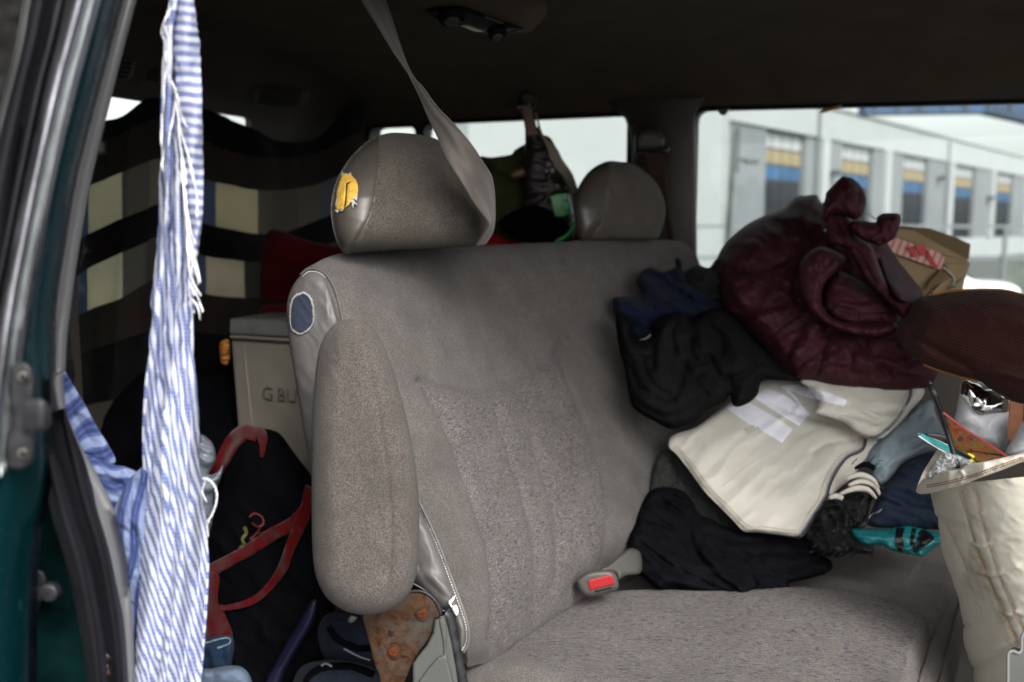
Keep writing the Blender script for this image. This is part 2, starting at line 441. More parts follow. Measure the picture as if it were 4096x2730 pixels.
M['rust'] = rust(); M['bolt'] = plain('orange_rust', (.085, .026, .010), .85, var=.5, sc=300, bs=.7, bsc=600, spec=.05)
M['plast'] = plain('grey_plastic', (.068, .069, .063), .6, var=.05, bs=.2, bsc=700)
M['trim'] = plain('grey_trim_plastic', (.15, .15, .152), .6, var=.08, bs=.35, bsc=900)
M['lining'] = cloth('roof_lining_cloth', (.095, .077, .055), 500, .25, .12)  # darker than the real lining: shade under the roof is in the colour
M['pillar'] = plain('taupe_trim_plastic', (.046, .038, .030), .55, var=.08, bs=.25, bsc=700)
M['panel'] = plain('dark_trim', (.05, .045, .04), .6)
M['rubber'] = plain('black_rubber', (.008, .008, .010), .5, var=.2, bs=.3, bsc=400, spec=.1)
def seal():
    m = NT('ribbed_rubber_seal'); v = m.mapping('Object'); w = m.n('ShaderNodeTexWave', wave_type='BANDS', bands_direction='Z'); w.inputs['Scale'].default_value = 60; m.l(v, w.inputs[0])
    m.base((.02, .02, .022), .55); m.bump(w.outputs['Fac'], .4, .002); return m.m
M['seal'] = seal()
def paint(name, c, scr=.5):
    m = NT(name); v = m.mapping('Object', scale=(1, 1, .45)); a = m.noise(v, 40, 6, .7); v2 = m.mapping('Object', scale=(9, 9, 1.2), rot=(.3, .4, .2)); b = m.noise(v2, 26, 3, .6, .3)
    col = m.ramp(a, [(.35, tuple(x*.75 for x in c)), (.7, c)])
    col = m.mix(m.math('MULTIPLY', m.ramp(b, [(.68, (0, 0, 0)), (.72, (1, 1, 1))]), scr), col, tuple(x*2+.03 for x in c))
    m.base(col, .22); m.l(m.ramp(a, [(.3, (.16, .16, .16)), (.7, (.34, .34, .34))]), m.b.inputs['Roughness']); m.b.inputs['Specular IOR Level'].default_value = .10
    return m.m
M['green'] = paint('dark_green_paint', (.001, .017, .020)); M['greend'] = plain('dirty_green_paint', (.0012, .009, .009), .9, var=.6, sc=30, spec=.03)
def gloss():
    m = NT('scratched_black_gloss'); v = m.mapping('Object', scale=(3, 3, .8)); a = m.noise(v, 18, 6, .7, .5)
    m.base(m.ramp(a, [(.3, (.005, .005, .006)), (.62, (.010, .010, .012)), (.7, (.04, .04, .045))]), .3, 0, .2)
    m.l(m.ramp(a, [(.3, (.18, .18, .18)), (.7, (.42, .42, .42))]), m.b.inputs['Roughness']); return m.m
M['gloss'] = gloss()
def sheen_strip():  # bright metal carries the broad highlight of the gloss pillar cover
    m = NT('highlight_metal'); v = m.mapping('Object', scale=(2, 2, .35)); a = m.noise(v, 26, 7, .75, .6)
    m.base(m.ramp(a, [(.3, (.10, .10, .11)), (.6, (.32, .32, .345)), (.74, (.55, .55, .58))]), .3, .92)
    m.l(m.ramp(a, [(.35, (.2, .2, .2)), (.72, (.5, .5, .5))]), m.b.inputs['Roughness']); return m.m
M['highlight'] = sheen_strip()
M['speck'] = plain('weathered_trim', (.010, .0095, .009), .92, var=.7, sc=90, bs=.4, spec=.1)
M['chrome'] = plain('bright_metal_edge', (.62, .63, .62), .25, 1., var=.2, sc=60)
M['dullmetal'] = plain('dull_metal_line', (.10, .10, .10), .5, .6); M['dullmetal2'] = plain('edge_highlight_metal', (.24, .27, .265), .35, .7, var=.3, sc=60)
M['steel'] = plain('worn_dark_steel', (.032, .032, .035), .5, .5, var=.5, sc=70, bs=.3)
M['screw'] = plain('zinc_screw', (.12, .11, .10), .5, .6, var=.4, sc=150)
def glass(name, tint=(.9, .94, .92), a=.12):
    m = NT(name); t = m.n('ShaderNodeBsdfTransparent'); t.inputs[0].default_value = (*tint, 1); g = m.n('ShaderNodeBsdfGlossy'); g.inputs['Roughness'].default_value = .03
    lw = m.n('ShaderNodeLayerWeight'); fz = m.math('ADD', m.math('MULTIPLY', m.math('POWER', lw.outputs['Facing'], 4.), .5), .03, True); mx = m.n('ShaderNodeMixShader'); m.l(fz, mx.inputs[0]); m.l(t.outputs[0], mx.inputs[1]); m.l(g.outputs[0], mx.inputs[2]); m.l(mx.outputs[0], m.out.inputs[0]); return m.m
M['glass'] = glass('window_glass')
def plastic_film():
    m = NT('clear_wrap'); v = m.mapping('Object'); n = m.noise(v, 70, 3, .6, .8)
    t = m.n('ShaderNodeBsdfTransparent'); t.inputs[0].default_value = (.8, .82, .82, 1); m.base((.6, .62, .63), .12); m.bump(n, 1., .006)
    mx = m.n('ShaderNodeMixShader'); mx.inputs[0].default_value = .45; m.l(t.outputs[0], mx.inputs[1]); m.l(m.b.outputs[0], mx.inputs[2]); m.l(mx.outputs[0], m.out.inputs[0]); return m.m
M['wrap'] = plastic_film()
def belt():
    m = NT('belt_webbing'); v = m.mapping('UV', scale=(22, 1, 1)); w = m.n('ShaderNodeTexWave', wave_type='BANDS', bands_direction='X'); w.inputs['Scale'].default_value = 1.; m.l(v, w.inputs[0])
    v2 = m.mapping('Object'); a = m.noise(v2, 15, 4)
    m.base(m.ramp(a, [(.3, (.07, .057, .047)), (.7, (.10, .083, .069))]), .6, 0, .4, .2); m.bump(m.noise(v2, 700, 2), .3, .001); return m.m
M['belt'] = belt(); M['beltdark'] = cloth('dark_red_webbing', (.05, .028, .024), 900)
def scarf_mat(name, freq, blue=(.13, .18, .42), white=(.72, .74, .80), duty=.5, tr=.25, fine=True):
    """woven stripes across U, thin threads inside each"""
    m = NT(name); tc = m.n('ShaderNodeTexCoord'); sx = m.n('ShaderNodeSeparateXYZ'); m.l(tc.outputs['UV'], sx.inputs[0])
    ns = m.noise(m.mapping('Object'), 14, 2); x = m.math('MULTIPLY', sx.outputs['X'], freq); x = m.math('ADD', x, m.math('MULTIPLY', ns, .25))
    fr = m.math('FRACT', x); tri = m.math('ABSOLUTE', m.math('SUBTRACT', fr, .5))
    st = m.ramp(tri, [(duty*.5-.03, (1, 1, 1)), (duty*.5+.03, (0, 0, 0))])
    y = m.math('MULTIPLY', sx.outputs['Y'], 170.); dsh = m.math('ABSOLUTE', m.math('SUBTRACT', m.math('FRACT', y), .5))
    dm = m.ramp(dsh, [(.18, (.78, .78, .78)), (.34, (1, 1, 1))])
    x2 = m.math('FRACT', m.math('MULTIPLY', x, 4.)); ln = m.ramp(m.math('ABSOLUTE', m.math('SUBTRACT', x2, .5)), [(.2, (1, 1, 1)), (.35, (.75, .75, .75))])
    k = m.math('MULTIPLY', st, m.math('MULTIPLY', dm, .95)) if fine else m.math('MULTIPLY', st, ln)
    col = m.mix(k, white, blue)
    wv = m.noise(m.mapping('Object'), 1300, 2, .7); col = m.mix(m.math('MULTIPLY', wv, .25), col, blue)
    m.base(col, .95, 0, .12, .03); m.bump(wv, .35, .001)
    tl = m.n('ShaderNodeBsdfTranslucent'); m.l(col, tl.inputs[0]); mx = m.n('ShaderNodeMixShader'); mx.inputs[0].default_value = tr
    m.l(m.b.outputs[0], mx.inputs[1]); m.l(tl.outputs[0], mx.inputs[2]); m.l(mx.outputs[0], m.out.inputs[0]); return m.m
M['scarfA'] = scarf_mat('scarf_long_stripes', 11., blue=(.10, .145, .38), duty=.48); M['scarfB'] = scarf_mat('scarf_cross_stripes', 22., blue=(.17, .20, .40), white=(.60, .62, .70), duty=.5, fine=False)
M['scarfC'] = scarf_mat('scarf_wide_stripes', 4.8, blue=(.035, .055, .17), white=(.22, .27, .42), duty=.62, fine=False, tr=.1)
M['thread'] = plain('white_thread', (.78, .78, .80), .9)
def blanket():
    m = NT('checked_blanket'); tc = m.n('ShaderNodeTexCoord'); sx = m.n('ShaderNodeSeparateXYZ'); m.l(tc.outputs['UV'], sx.inputs[0])
    v = m.mapping('Object'); w = m.noise(v, 700, 2, .7); s = m.noise(v, 8, 4)
    blk = (.004, .004, .005); brn = (.055, .042, .036)
    cells = m.ramp(sx.outputs['X'], [(0, (.16, .22, .34)), (.201, (.88, .81, .66)), (.281, (.22, .21, .17)), (.340, (.30, .29, .23)), (.368, (.21, .205, .18)), (.467, (.17, .22, .34)), (.496, (.85, .78, .56)), (.592, (.27, .24, .19)), (.68, (.32, .29, .22)), (.735, (.25, .27, .33))], 'CONSTANT')
    cells2 = m.ramp(sx.outputs['X'], [(0, (.16, .22, .34)), (.201, (.88, .81, .66)), (.281, (.21, .205, .18)), (.335, (.16, .15, .13)), (.45, (.16, .22, .34)), (.472, (.88, .80, .64)), (.557, (.12, .12, .11)), (.60, (.12, .12, .11))], 'CONSTANT')
    Y = m.math('MULTIPLY', sx.outputs['Y'], 1/7.)
    def isb(a, b): return m.math('MULTIPLY', m.math('GREATER_THAN', sx.outputs['Y'], a), m.math('LESS_THAN', sx.outputs['Y'], b))
    c = m.mix(isb(1, 2), blk, brn); c = m.mix(isb(2, 3), c, cells); c = m.mix(isb(4, 5), c, cells2); c = m.mix(isb(5, 6), c, brn)
    c = m.mix(m.math('MULTIPLY', w, .25), c, (.02, .018, .016)); c = m.mix(m.math('MULTIPLY', s, .3), c, (.05, .045, .04))
    m.base(c, .95, 0, .1, .1); m.bump(w, .3, .001)
    tl = m.n('ShaderNodeBsdfTranslucent'); m.l(c, tl.inputs[0]); mx = m.n('ShaderNodeMixShader'); mx.inputs[0].default_value = .6
    m.l(m.b.outputs[0], mx.inputs[1]); m.l(tl.outputs[0], mx.inputs[2]); m.l(mx.outputs[0], m.out.inputs[0]); return m.m
M['blanket'] = blanket()
M['blackcloth'] = cloth('black_cloth', (.005, .005, .0065), 900, .3, .3, sheen=0); M['charcoal'] = cloth('charcoal_cloth', (.0085, .0086, .0090), 900, .4, .25, sheen=0)
M['navy'] = cloth('navy_cloth', (.006, .009, .022), 900, .4, .25); M['fleece'] = cloth('dark_fleece', (.010, .011, .011), 260, 1., .5)
M['bagblack'] = plain('black_nylon', (.0022, .0022, .0032), .9, bs=.3, bsc=600, spec=.03); M['red'] = cloth('red_webbing', (.060, .0008, .0015), 700, .4, .2, sheen=.1)
M['reddark'] = cloth('red_cloth', (.05, .002, .003), 500, .4, .3)
def down():
    m = NT('maroon_nylon'); v = m.mapping('Object'); a = m.noise(v, 10, 4); b = m.noise(v, 34, 5, .6, .8); c = m.noise(v, 1100, 2)
    m.base(m.ramp(a, [(.3, (.034, .0088, .0125)), (.7, (.048, .0125, .0175))]), .62, 0, .16, 0); b1 = m.bump(b, .5, .010); bb = m.n('ShaderNodeBump'); bb.inputs['Strength'].default_value = .15; bb.inputs['Distance'].default_value = .001
    m.l(c, bb.inputs['Height']); m.l(b1, bb.inputs['Normal']); m.l(bb.outputs[0], m.b.inputs['Normal']); return m.m
M['down'] = down()
def cord():
    m = NT('maroon_corduroy'); tc = m.n('ShaderNodeTexCoord'); sx = m.n('ShaderNodeSeparateXYZ'); m.l(tc.outputs['UV'], sx.inputs[0])
    x = m.math('ADD', m.math('MULTIPLY', sx.outputs['Y'], 150.), m.math('MULTIPLY', sx.outputs['X'], -62.)); ns = m.noise(m.mapping('Object'), 9, 3); x = m.math('ADD', x, m.math('MULTIPLY', ns, 5.))
    w = m.math('ABSOLUTE', m.math('SUBTRACT', m.math('FRACT', x), .5)); c = m.ramp(w, [(.08, (.058, .019, .014)), (.42, (.020, .006, .006))])
    m.base(c, .9, 0, .12, .03); m.bump(m.math('SUBTRACT', .5, w), .6, .0025); return m.m
M['cord'] = cord(); M['orange'] = plain('orange_piping', (.38, .14, .02), .7)
def cream():
    m = NT('cream_fleece'); v = m.mapping('Object'); a = m.noise(v, 7, 4, .6); b = m.noise(v, 1100, 3, .7); e = m.noise(v, 5.5, 2)
    c = m.ramp(a, [(.3, (.46, .44, .385)), (.55, (.53, .51, .445)), (.75, (.55, .50, .44))]); c = m.mix(m.math('MULTIPLY', m.ramp(e, [(.5, (0, 0, 0)), (.7, (1, 1, 1))]), .5), c, (.56, .48, .465))
    c = m.mix(m.math('MULTIPLY', b, .2), c, (.40, .38, .33)); m.base(c, .95, 0, .2, .05); m.bump(b, .35, .001); return m.m
M['cream'] = cream(); M['print'] = plain('white_print', (.70, .70, .76), .55, var=.05, bs=.15); M['zip'] = plain('grey_zip', (.22, .23, .26), .35, .5, var=.3, sc=400); M['ziptape'] = cloth('cream_tape', (.45, .42, .36), 900)
M['ltdenim'] = cloth('light_denim', (.23, .28, .31), 1000, .5, .15, speck=.3, c2=(.13, .18, .24)); M['dkdenim'] = cloth('dark_denim', (.011, .018, .034), 900, .5, .3, speck=.4, c2=(.03, .04, .06))
M['teal'] = plain('teal_nylon', (.012, .17, .19), .35, var=.15, sc=20, bs=.3); M['blk'] = plain('black_plastic', (.008, .008, .009), .35)
M['heather'] = cloth('heather_knit', (.008, .008, .008), 420, .9, .4, speck=.8, c2=(.05, .05, .048)); M['fur'] = plain('black_fur', (.006, .006, .007), .6, var=.4, sc=80, bs=1., bsc=160)
def canvas():
    m = NT('stained_canvas'); v = m.mapping('Object'); a = m.noise(v, 7, 6, .7, .4); b = m.noise(v, 60, 5, .75); w = m.noise(v, 1300, 2, .7)
    at = m.n('ShaderNodeAttribute', attribute_name='dirt')
    c = m.ramp(a, [(.3, (.40, .38, .31)), (.7, (.50, .48, .40))])
    k = m.math('MULTIPLY', m.ramp(m.math('ADD', m.math('MULTIPLY', at.outputs['Fac'], .55), m.math('MULTIPLY', b, .62)), [(.46, (0, 0, 0)), (.72, (1, 1, 1))]), .75)
    c = m.mix(k, c, (.20, .125, .05)); k2 = m.math('MULTIPLY', m.ramp(m.math('ADD', m.math('MULTIPLY', at.outputs['Fac'], .4), m.math('MULTIPLY', m.noise(v, 130, 4, .8), .6)), [(.66, (0, 0, 0)), (.76, (1, 1, 1))]), .8)
    c = m.mix(k2, c, (.05, .042, .03)); m.base(c, .9, 0, .25, .1); m.bump(w, .4, .001); return m.m
M['canvas'] = canvas(); M['canvas2'] = plain('canvas_cuff_cloth', (.56, .52, .44), .9, var=.12, sc=30, bs=.4, bsc=1100)
M['seamth'] = plain('tan_thread', (.28, .17, .09), .9)
M['leather'] = plain('white_leather', (.58, .58, .60), .38, var=.06, sc=25, bs=.25, bsc=500); M['silver'] = plain('mirror_silver', (.75, .75, .76), .12, 1., var=.08, sc=20, bs=.3, bsc=22, bd=.003)
M['wood'] = plain('orange_brown_wood', (.20, .065, .018), .6, var=.3, sc=60)
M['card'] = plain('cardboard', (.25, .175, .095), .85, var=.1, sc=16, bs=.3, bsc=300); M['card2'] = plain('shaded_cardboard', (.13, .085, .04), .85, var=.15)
def label_mat():
    m = NT('red_white_label'); tc = m.n('ShaderNodeTexCoord'); sx = m.n('ShaderNodeSeparateXYZ'); m.l(tc.outputs['UV'], sx.inputs[0])
    x = m.math('ADD', m.math('MULTIPLY', sx.outputs['X'], 9.), m.math('MULTIPLY', sx.outputs['Y'], 1.4)); w = m.math('FRACT', x)
    c = m.ramp(w, [(0, (.50, .30, .27)), (.66, (.40, .045, .035))], 'CONSTANT')
    c = m.mix(m.math('MULTIPLY', m.noise(m.mapping('Object'), 60, 3), .3), c, (.45, .36, .3)); m.base(c, .6); return m.m
M['label'] = label_mat(); M['redink'] = plain('red_ink', (.42, .02, .015), .6); M['greenink'] = plain('green_ink', (.02, .08, .04), .7)
M['bin'] = plain('dirty_white_plastic', (.15, .135, .11), .6, var=.14, sc=14, bs=.2); M['lid'] = plain('grey_lid', (.095, .10, .095), .55, var=.2, sc=20); M['ink'] = plain('grey_ink', (.085, .08, .07), .8)
M['jeans'] = cloth('faded_blue_jeans', (.014, .03, .06), 900, .5, .3); M['paleblue'] = cloth('pale_blue_cloth', (.13, .17, .24), 900)
M['purple'] = plain('blue_purple_nylon', (.006, .006, .022), .4); M['mesh'] = cloth('blue_black_mesh', (.014, .018, .028), 300, 1., .5)
M['pbag'] = plain('pale_plastic_bag', (.14, .16, .19), .35, bs=.5, bsc=60, bd=.004)
M['olive'] = cloth('olive_canvas', (.038, .040, .016), 700); M['brownl'] = plain('brown_leather', (.10, .04, .018), .5, var=.3, sc=40); M['brownd'] = plain('dark_brown_leather', (.012, .008, .007), .5)
M['lime'] = plain('bright_green_plastic', (.02, .30, .05), .35); M['khaki'] = plain('khaki_strap', (.16, .15, .11), .7)
M['psy'] = None
def psy():
    m = NT('psychedelic_cover'); v = m.mapping('Object', scale=(1, 1, 2)); n = m.noise(v, 38, 3, .6, 2.5)
    c = m.ramp(n, [(.25, (.02, .03, .02)), (.38, (.03, .07, .04)), (.46, (.14, .09, .02)), (.54, (.18, .03, .02)), (.62, (.04, .02, .03)), (.72, (.02, .06, .06))]); m.base(c, .35); return m.m
M['psy'] = psy(); M['redmag'] = plain('red_cover_edge', (.22, .02, .025), .4); M['paper'] = plain('white_paper', (.62, .62, .60), .7, var=.04); M['tealp'] = plain('teal_card', (.02, .28, .28), .5); M['yellow'] = plain('yellow_plastic', (.62, .50, .02), .35)
M['conc'] = plain('pale_concrete', (.165, .173, .185), .85, var=.1, sc=.35); M['white2'] = plain('bright_render', (.43, .44, .44), .8, var=.04); M['conc2'] = plain('pale_render', (.29, .30, .295), .8, var=.12, sc=.5)
M['white'] = plain('white_render', (.34, .348, .355), .8, var=.05, sc=.4)
M['tan'] = plain('tan_panel', (.24, .185, .10), .7); M['bluep'] = plain('blue_panel', (.008, .075, .18), .4, var=.3, sc=1.); M['dkglass'] = plain('dark_glass', (.006, .009, .015), .5, spec=.2, var=.6, sc=.5, bs=0)
M['lamp'] = plain('grey_pole', (.05, .055, .055), .5); M['asph'] = plain('asphalt', (.09, .09, .09), .9, var=.2, sc=2.); M['pave'] = plain('pale_pavement', (.32, .32, .31), .9, var=.12, sc=1.5)
M['carw'] = plain('white_car_paint', (.68, .69, .72), .2, var=.03, bs=0); M['carg'] = plain('car_glass', (.012, .014, .02), .08, var=.2, bs=0); M['hedge'] = plain('grey_screen', (.10, .11, .095), .9, var=.3, sc=1.2)
M['lens'] = plain('clear_lens', (.55, .58, .5), .15, bs=0); M['lens'].node_tree.nodes['Principled BSDF'].inputs['Coat Weight'].default_value = .5
M['bluewall'] = plain('dark_blue_cladding', (.012, .045, .11), .35, var=.6, sc=1.2)
M['tape'] = plain('brown_tape', (.36, .19, .03), .4, var=.2, sc=50)

# ================================================================== OUTSIDE
def struct(o): o['kind'] = 'structure'; return o
V3 = Vector
GZ = -.65
struct(box('ground', (0, 60, GZ-.05), (400, 0, 0), (0, 400, 0), (0, 0, .05), M['asph']))
A0 = V3((8.9, 40, 0)); AD = V3((.653, .757, 0)); AN = V3((.757, -.653, 0))      # facade line and the normal that faces us
def fac(s, z, o=0.): return A0 + AD*s + AN*o + V3((0, 0, z))
def s_at(u):                # where the ray through u meets the facade
    k = (u-U0)/F
    return (A0.x - k*A0.y)/(k*AD.y - AD.x)
def z_at(s, v):             # height on the facade seen at v
    p = A0 + AD*s; y = None
    lo, hi = -5., 60.
    for _ in range(40):
        m_ = (lo+hi)/2
        if proj(np.array([p.x, p.y, m_]))[1] > v: lo = m_
        else: hi = m_
    return (lo+hi)/2
bld = empty('warehouse', A0+AD*40, 'long pale concrete warehouse with tall glazed bays seen through the far window', 'building')
ROOF = z_at(s_at(1859), 243)
def quadbox(name, s0, s1, z0, z1, o0, o1, mat, parent):
    c = fac((s0+s1)/2, (z0+z1)/2, (o0+o1)/2)
    return box(name, c, AD*(s1-s0)/2, AN*(o1-o0)/2, V3((0, 0, (z1-z0)/2)), mat, parent)
bays = [(1750, 1840), (1921, 1993), (2062, 2119), (2177, 2227), (2277, 2314), (2352, 2380), (2405, 2428)]
zt = z_at(s_at(1795), 303); zb = z_at(s_at(1795), 588); HB = ROOF
edges = [s_at(1590)] ; 
for a, b in bays: edges += [s_at(a), s_at(b)]
edges.append(s_at(2470))
for i in range(0, len(edges), 2): quadbox('wall_panel', edges[i], edges[i+1], .9, zt, -.35, 0, M['conc'], bld)
quadbox('fascia', edges[0]-.4, edges[-1], zt, ROOF, -.6, .12, M['white'], bld)
quadbox('parapet', edges[0]-.6, edges[-1], ROOF, ROOF+.18, -.7, .25, M['white'], bld)
quadbox('plinth', edges[0]-.3, edges[-1], GZ, .9, -.4, .1, M['white'], bld)
quadbox('corner_wall', s_at(1590)-14, s_at(1640)-.05, GZ, ROOF-.4, -.5, .3, M['white'], bld)
for u in (1876, 2020, 2166, 2262, 2340, 2396):
    s = s_at(u); quadbox('pilaster', s-.45, s+.45, .9, zt-.002, .005, .28, M['white'], bld)
    if u in (1876, 2166): quadbox('drain_pipe', s-.07-.9, s+.07-.9, .3, ROOF-.2, .12, .26, M['conc'], bld)
for bi_, (a, b) in enumerate(bays):
    s0, s1 = s_at(a), s_at(b); w = s1-s0
    win = quadbox('window', s0, s1, .9, zt, -.34, -.32, M['blk'], bld)
    hh = zt-.9; nx = 4
    zs = [(0, .16, 'white'), (.16, .30, 'tan'), (.30, .44, 'bluep'), (.44, .72, 'dkglass'), (.72, 1., 'dkglass')]  # white top row paints in the sky reflected by the glass
    for k in range(nx):
        for z0, z1, mm in zs:
            if bi_ == 3 and z0 == .44: z1 = .72
            quadbox('pane', s0+w*k/nx+.06, s0+w*(k+1)/nx-.06, zt-hh*z1+.05, zt-hh*z0-.05, -.31, -.27, M[mm], win)
for u, v in ((1877+20, 398), (2142, 410), (2255, 455)):
    s = s_at(u); z = z_at(s, v); l = quadbox('wall_lamp', s-.25, s+.25, z-.15, z+.12, 0, .55, M['lamp'], bld)
# second pale building seen through the small window
b2 = empty('white_building', (2, 42, GZ), 'plain white rendered building behind the rear quarter window', 'building')
box('wall', (-4.9, 44, 5.2), (8.1, 0, 0), (0, 4, 0), (0, 0, 6.2), M['white2'], b2); box('wall', (6.4, 43.2, 5.3), (3.0, 0, 0), (0, 3, 0), (0, 0, 6.2), M['conc2'], b2)
ln = box('wall_lamp', (5.2, 40.0, 5.0), (.28, 0, 0), (0, .3, 0), (0, 0, .18), M['lamp'], b2, .05)
box('roof_edge', (-.9, 43.6, 10.72), (11.3, 0, 0), (0, 4.2, 0), (0, 0, .12), M['lamp'], b2)
# dark blue building high on the right
b3 = empty('blue_building', (34, 58, 0), 'dark blue clad overhanging block at the upper right beyond the window', 'building')
q = [P(1988, 263, 30), P(2270, 259, 30), P(2353, 277, 30), P(2500, 315, 30), P(2500, 120, 30), P(1988, 120, 30)]
prism('overhang', q, (0, .6, 0), M['bluewall'], b3)
for k in range(9):
    u = 2010+k*52; prism('cladding_seam', [P(u, 256, 29.95), P(u+5, 256, 29.95), P(u+5, 130, 29.95), P(u, 130, 29.95)], (0, .08, 0), M['lamp'], b3)
p = P(2540, 300, 31); box('column', (p.x, p.y+1, p.z/2), (.8, 0, 0), (0, .8, 0), (0, 0, p.z/2), M['bluewall'], b3)
# street lamp
p0 = P(1664, 600, 17); lp = empty('street_lamp', (p0.x, p0.y, GZ), 'thin grey lamp post in front of the warehouse wall', 'street lamp')
pt = P(1690, 305, 17); tube('pole', [(p0.x, p0.y, GZ), (p0.x*.5+pt.x*.5, p0.y, 1.8), (pt.x, pt.y, pt.z)], [.07, .055, .04], M['lamp'], lp, 10)
p2 = P(1680, 372, 17); tube('lamp_arm', [p2, p2+V3((.15, -.02, .04)), p2+V3((.3, -.05, 0))], .03, M['lamp'], lp)
box('lamp_head', p2+V3((.36, -.06, 0)), (.12, 0, 0), (0, .07, 0), (0, 0, .05), M['lamp'], lp, .02)
box('banner', P(1693, 345, 17), (.05, 0, 0), (0, .02, 0), (0, 0, .42), M['lamp'], lp)
# railing
rl = empty('metal_railing', (18, 28, 0), 'pale metal railing standing behind the parked white car', 'railing')
for v in (521, 593): box('rail', (P(2400, v, 27)+P(1560, v, 27))/2, (8, 0, 0), (0, .04, 0), (0, 0, .06 if v > 550 else .045), M['conc'], rl)
for u in (1742, 2028, 2312, 2600):
    p = P(u, 521, 26.9); box('post', (p.x, p.y, (p.z+GZ)/2), (.05, 0, 0), (0, .04, 0), (0, 0, (p.z-GZ)/2-.05), M['conc'], rl)
sc_ = box('screen_wall', (P(2470, 600, 30).x, 30, (GZ+.55)/2), (2.3, 0, 0), (0, .1, 0), (0, 0, (.55-GZ)/2), M['hedge']); tag(sc_, 'low grey green screen wall behind the railing at the far right', 'wall')
# parked car (rounded body swept from side profile)
def car(x, y, rz):
    t = empty('parked_car', (x, y, GZ), 'white parked car seen past the cardboard box', 'car')
    prof = [(-2.1, .35), (-2.15, .7), (-1.95, .92), (-1.2, 1.0), (-.6, 1.42), (.5, 1.45), (1.25, 1.02), (2.0, .95), (2.2, .7), (2.15, .35)]
    pr = cr(prof, 5); ws = [(-.86, .9), (-.8, 1.), (-.4, 1.02), (0, 1.03), (.4, 1.02), (.8, 1.), (.86, .9)]
    V = []; Fc = []; n = len(pr)
    for w, k in ws:
        for a, z in pr:
            zz = .35+(z-.35)*k; tw = 1 if zz < .95 else 1-.35*(zz-.95)
            ca, sa = math.cos(rz), math.sin(rz); px, py = a, w*tw; V.append((x+px*ca-py*sa, y+px*sa+py*ca, zz+GZ))
    for j in range(len(ws)-1):
        for i in range(n-1): Fc.append([j*n+i, j*n+i+1, (j+1)*n+i+1, (j+1)*n+i])
    Fc.append(list(range(n))); Fc.append([(len(ws)-1)*n+i for i in range(n)][::-1])
    fix_normals(mesh('body', V, Fc, M['carw'], t))
    ca, sa = math.cos(rz), math.sin(rz)
    L = lambda a, w, z: V3((x+a*ca-w*sa, y+a*sa+w*ca, z+GZ))
    for w in (-1, 1):
        prism('side_window', [L(-1.1, w*.80, 1.03), L(-.58, w*.72, 1.36), L(.48, w*.72, 1.38), L(1.05, w*.80, 1.05)], L(0, w*.06, 0)-L(0, 0, 0), M['carg'], t)
        for a in (-1.35, 1.35):
            c = L(a, w*.80, .33); disc('wheel', c, L(0, w, 0)-L(0, 0, 0), .33, .1, M['rubber'], t)
        box('headlight', L(2.08, w*.6, .72), L(.08, 0, 0)-L(0, 0, 0), L(0, .16, 0)-L(0, 0, 0), (0, 0, .07), M['lens'], t, .02)
    prism('windscreen', [L(.56, -.66, 1.42), L(.56, .66, 1.42), L(1.22, .76, 1.05), L(1.22, -.76, 1.05)], (0, 0, .03), M['carg'], t)
    prism('rear_screen', [L(-.66, -.66, 1.40), L(-.66, .66, 1.40), L(-1.15, .76, 1.03), L(-1.15, -.76, 1.03)], (0, 0, .03), M['carg'], t)
    return t
pc = P(2098, 640, 22); car(pc.x, pc.y, R(-18))

# ================================================================== VAN
van = empty('van', (0, 1.8, .5), 'dark green passenger van interior with open side door and taupe lining darkened with shade', 'van')
LD = V3((math.cos(R(22)), -math.sin(R(22)), 0)); TD = V3((math.sin(R(22)), math.cos(R(22)), 0))
W0 = V3((.557, 2.75, 0))
def wallpt(u, v, off=0.):     # ray meets the far wall plane (moved off towards us)
    d = P(u, v, 1.) - V3((0, 0, CZ)); w = W0 - TD*off
    k = TD.dot(w)/TD.dot(d); return V3((0, 0, CZ)) + d*k
def wl(p): return ((p-W0).dot(LD), p.z)
def rrect(pts, r=.03, n=5):
    p = [np.array(x) for x in pts]; out = []
    for i in range(len(p)):
        a, b, c = p[i-1], p[i], p[(i+1) % len(p)]; u = (a-b)/np.linalg.norm(a-b); w = (c-b)/np.linalg.norm(c-b)
        p0, p1 = b+u*r, b+w*r
        for t in np.linspace(0, 1, n): out.append(tuple((1-t)**2*p0+2*t*(1-t)*b+t*t*p1))
    return out
def plate(name, outer, holes, origin, ax, th_dir, mat, parent):
    """flat plate in (along, z) coordinates with holes, pushed by th_dir"""
    pts = []; ed = []
    for lp_ in [outer]+holes:
        k = len(pts); pts += [Vector(p) for p in lp_]; m_ = len(lp_); ed += [(k+i, k+(i+1) % m_) for i in range(m_)]
    vc, _, fc, *_ = delaunay_2d_cdt(pts, ed, [list(range(len(outer)))], 1, 1e-6)
    q = np.array([(a.x, a.y) for a in vc]); f = []
    for x in fc:
        c = q[list(x)].mean(0)[None]
        if inside(c, outer)[0] and not any(inside(c, h)[0] for h in holes): f.append(list(x))
    V = [origin + ax*a + V3((0, 0, z)) for a, z in q]; n = len(V); V = V + [v+th_dir for v in V]
    from collections import Counter
    ec = Counter(); 
    for x in f:
        for a, b in zip(x, x[1:]+x[:1]): ec[(a, b)] += 1
    rim = [[a, b, n+b, n+a] for (a, b) in ec if (b, a) not in ec]
    o = mesh(name, [tuple(v) for v in V], f+[[n+i for i in x[::-1]] for x in f]+rim, mat, parent, smooth=False); return fix_normals(o)
zlow = 1.26
def winloop(u0, v0, u1, v1, r=.035):
    a = wl(wallpt(u0, v0)); b = wl(wallpt(u1, v1)); return rrect([(a[0], zlow), a, b, (b[0], zlow)], r)
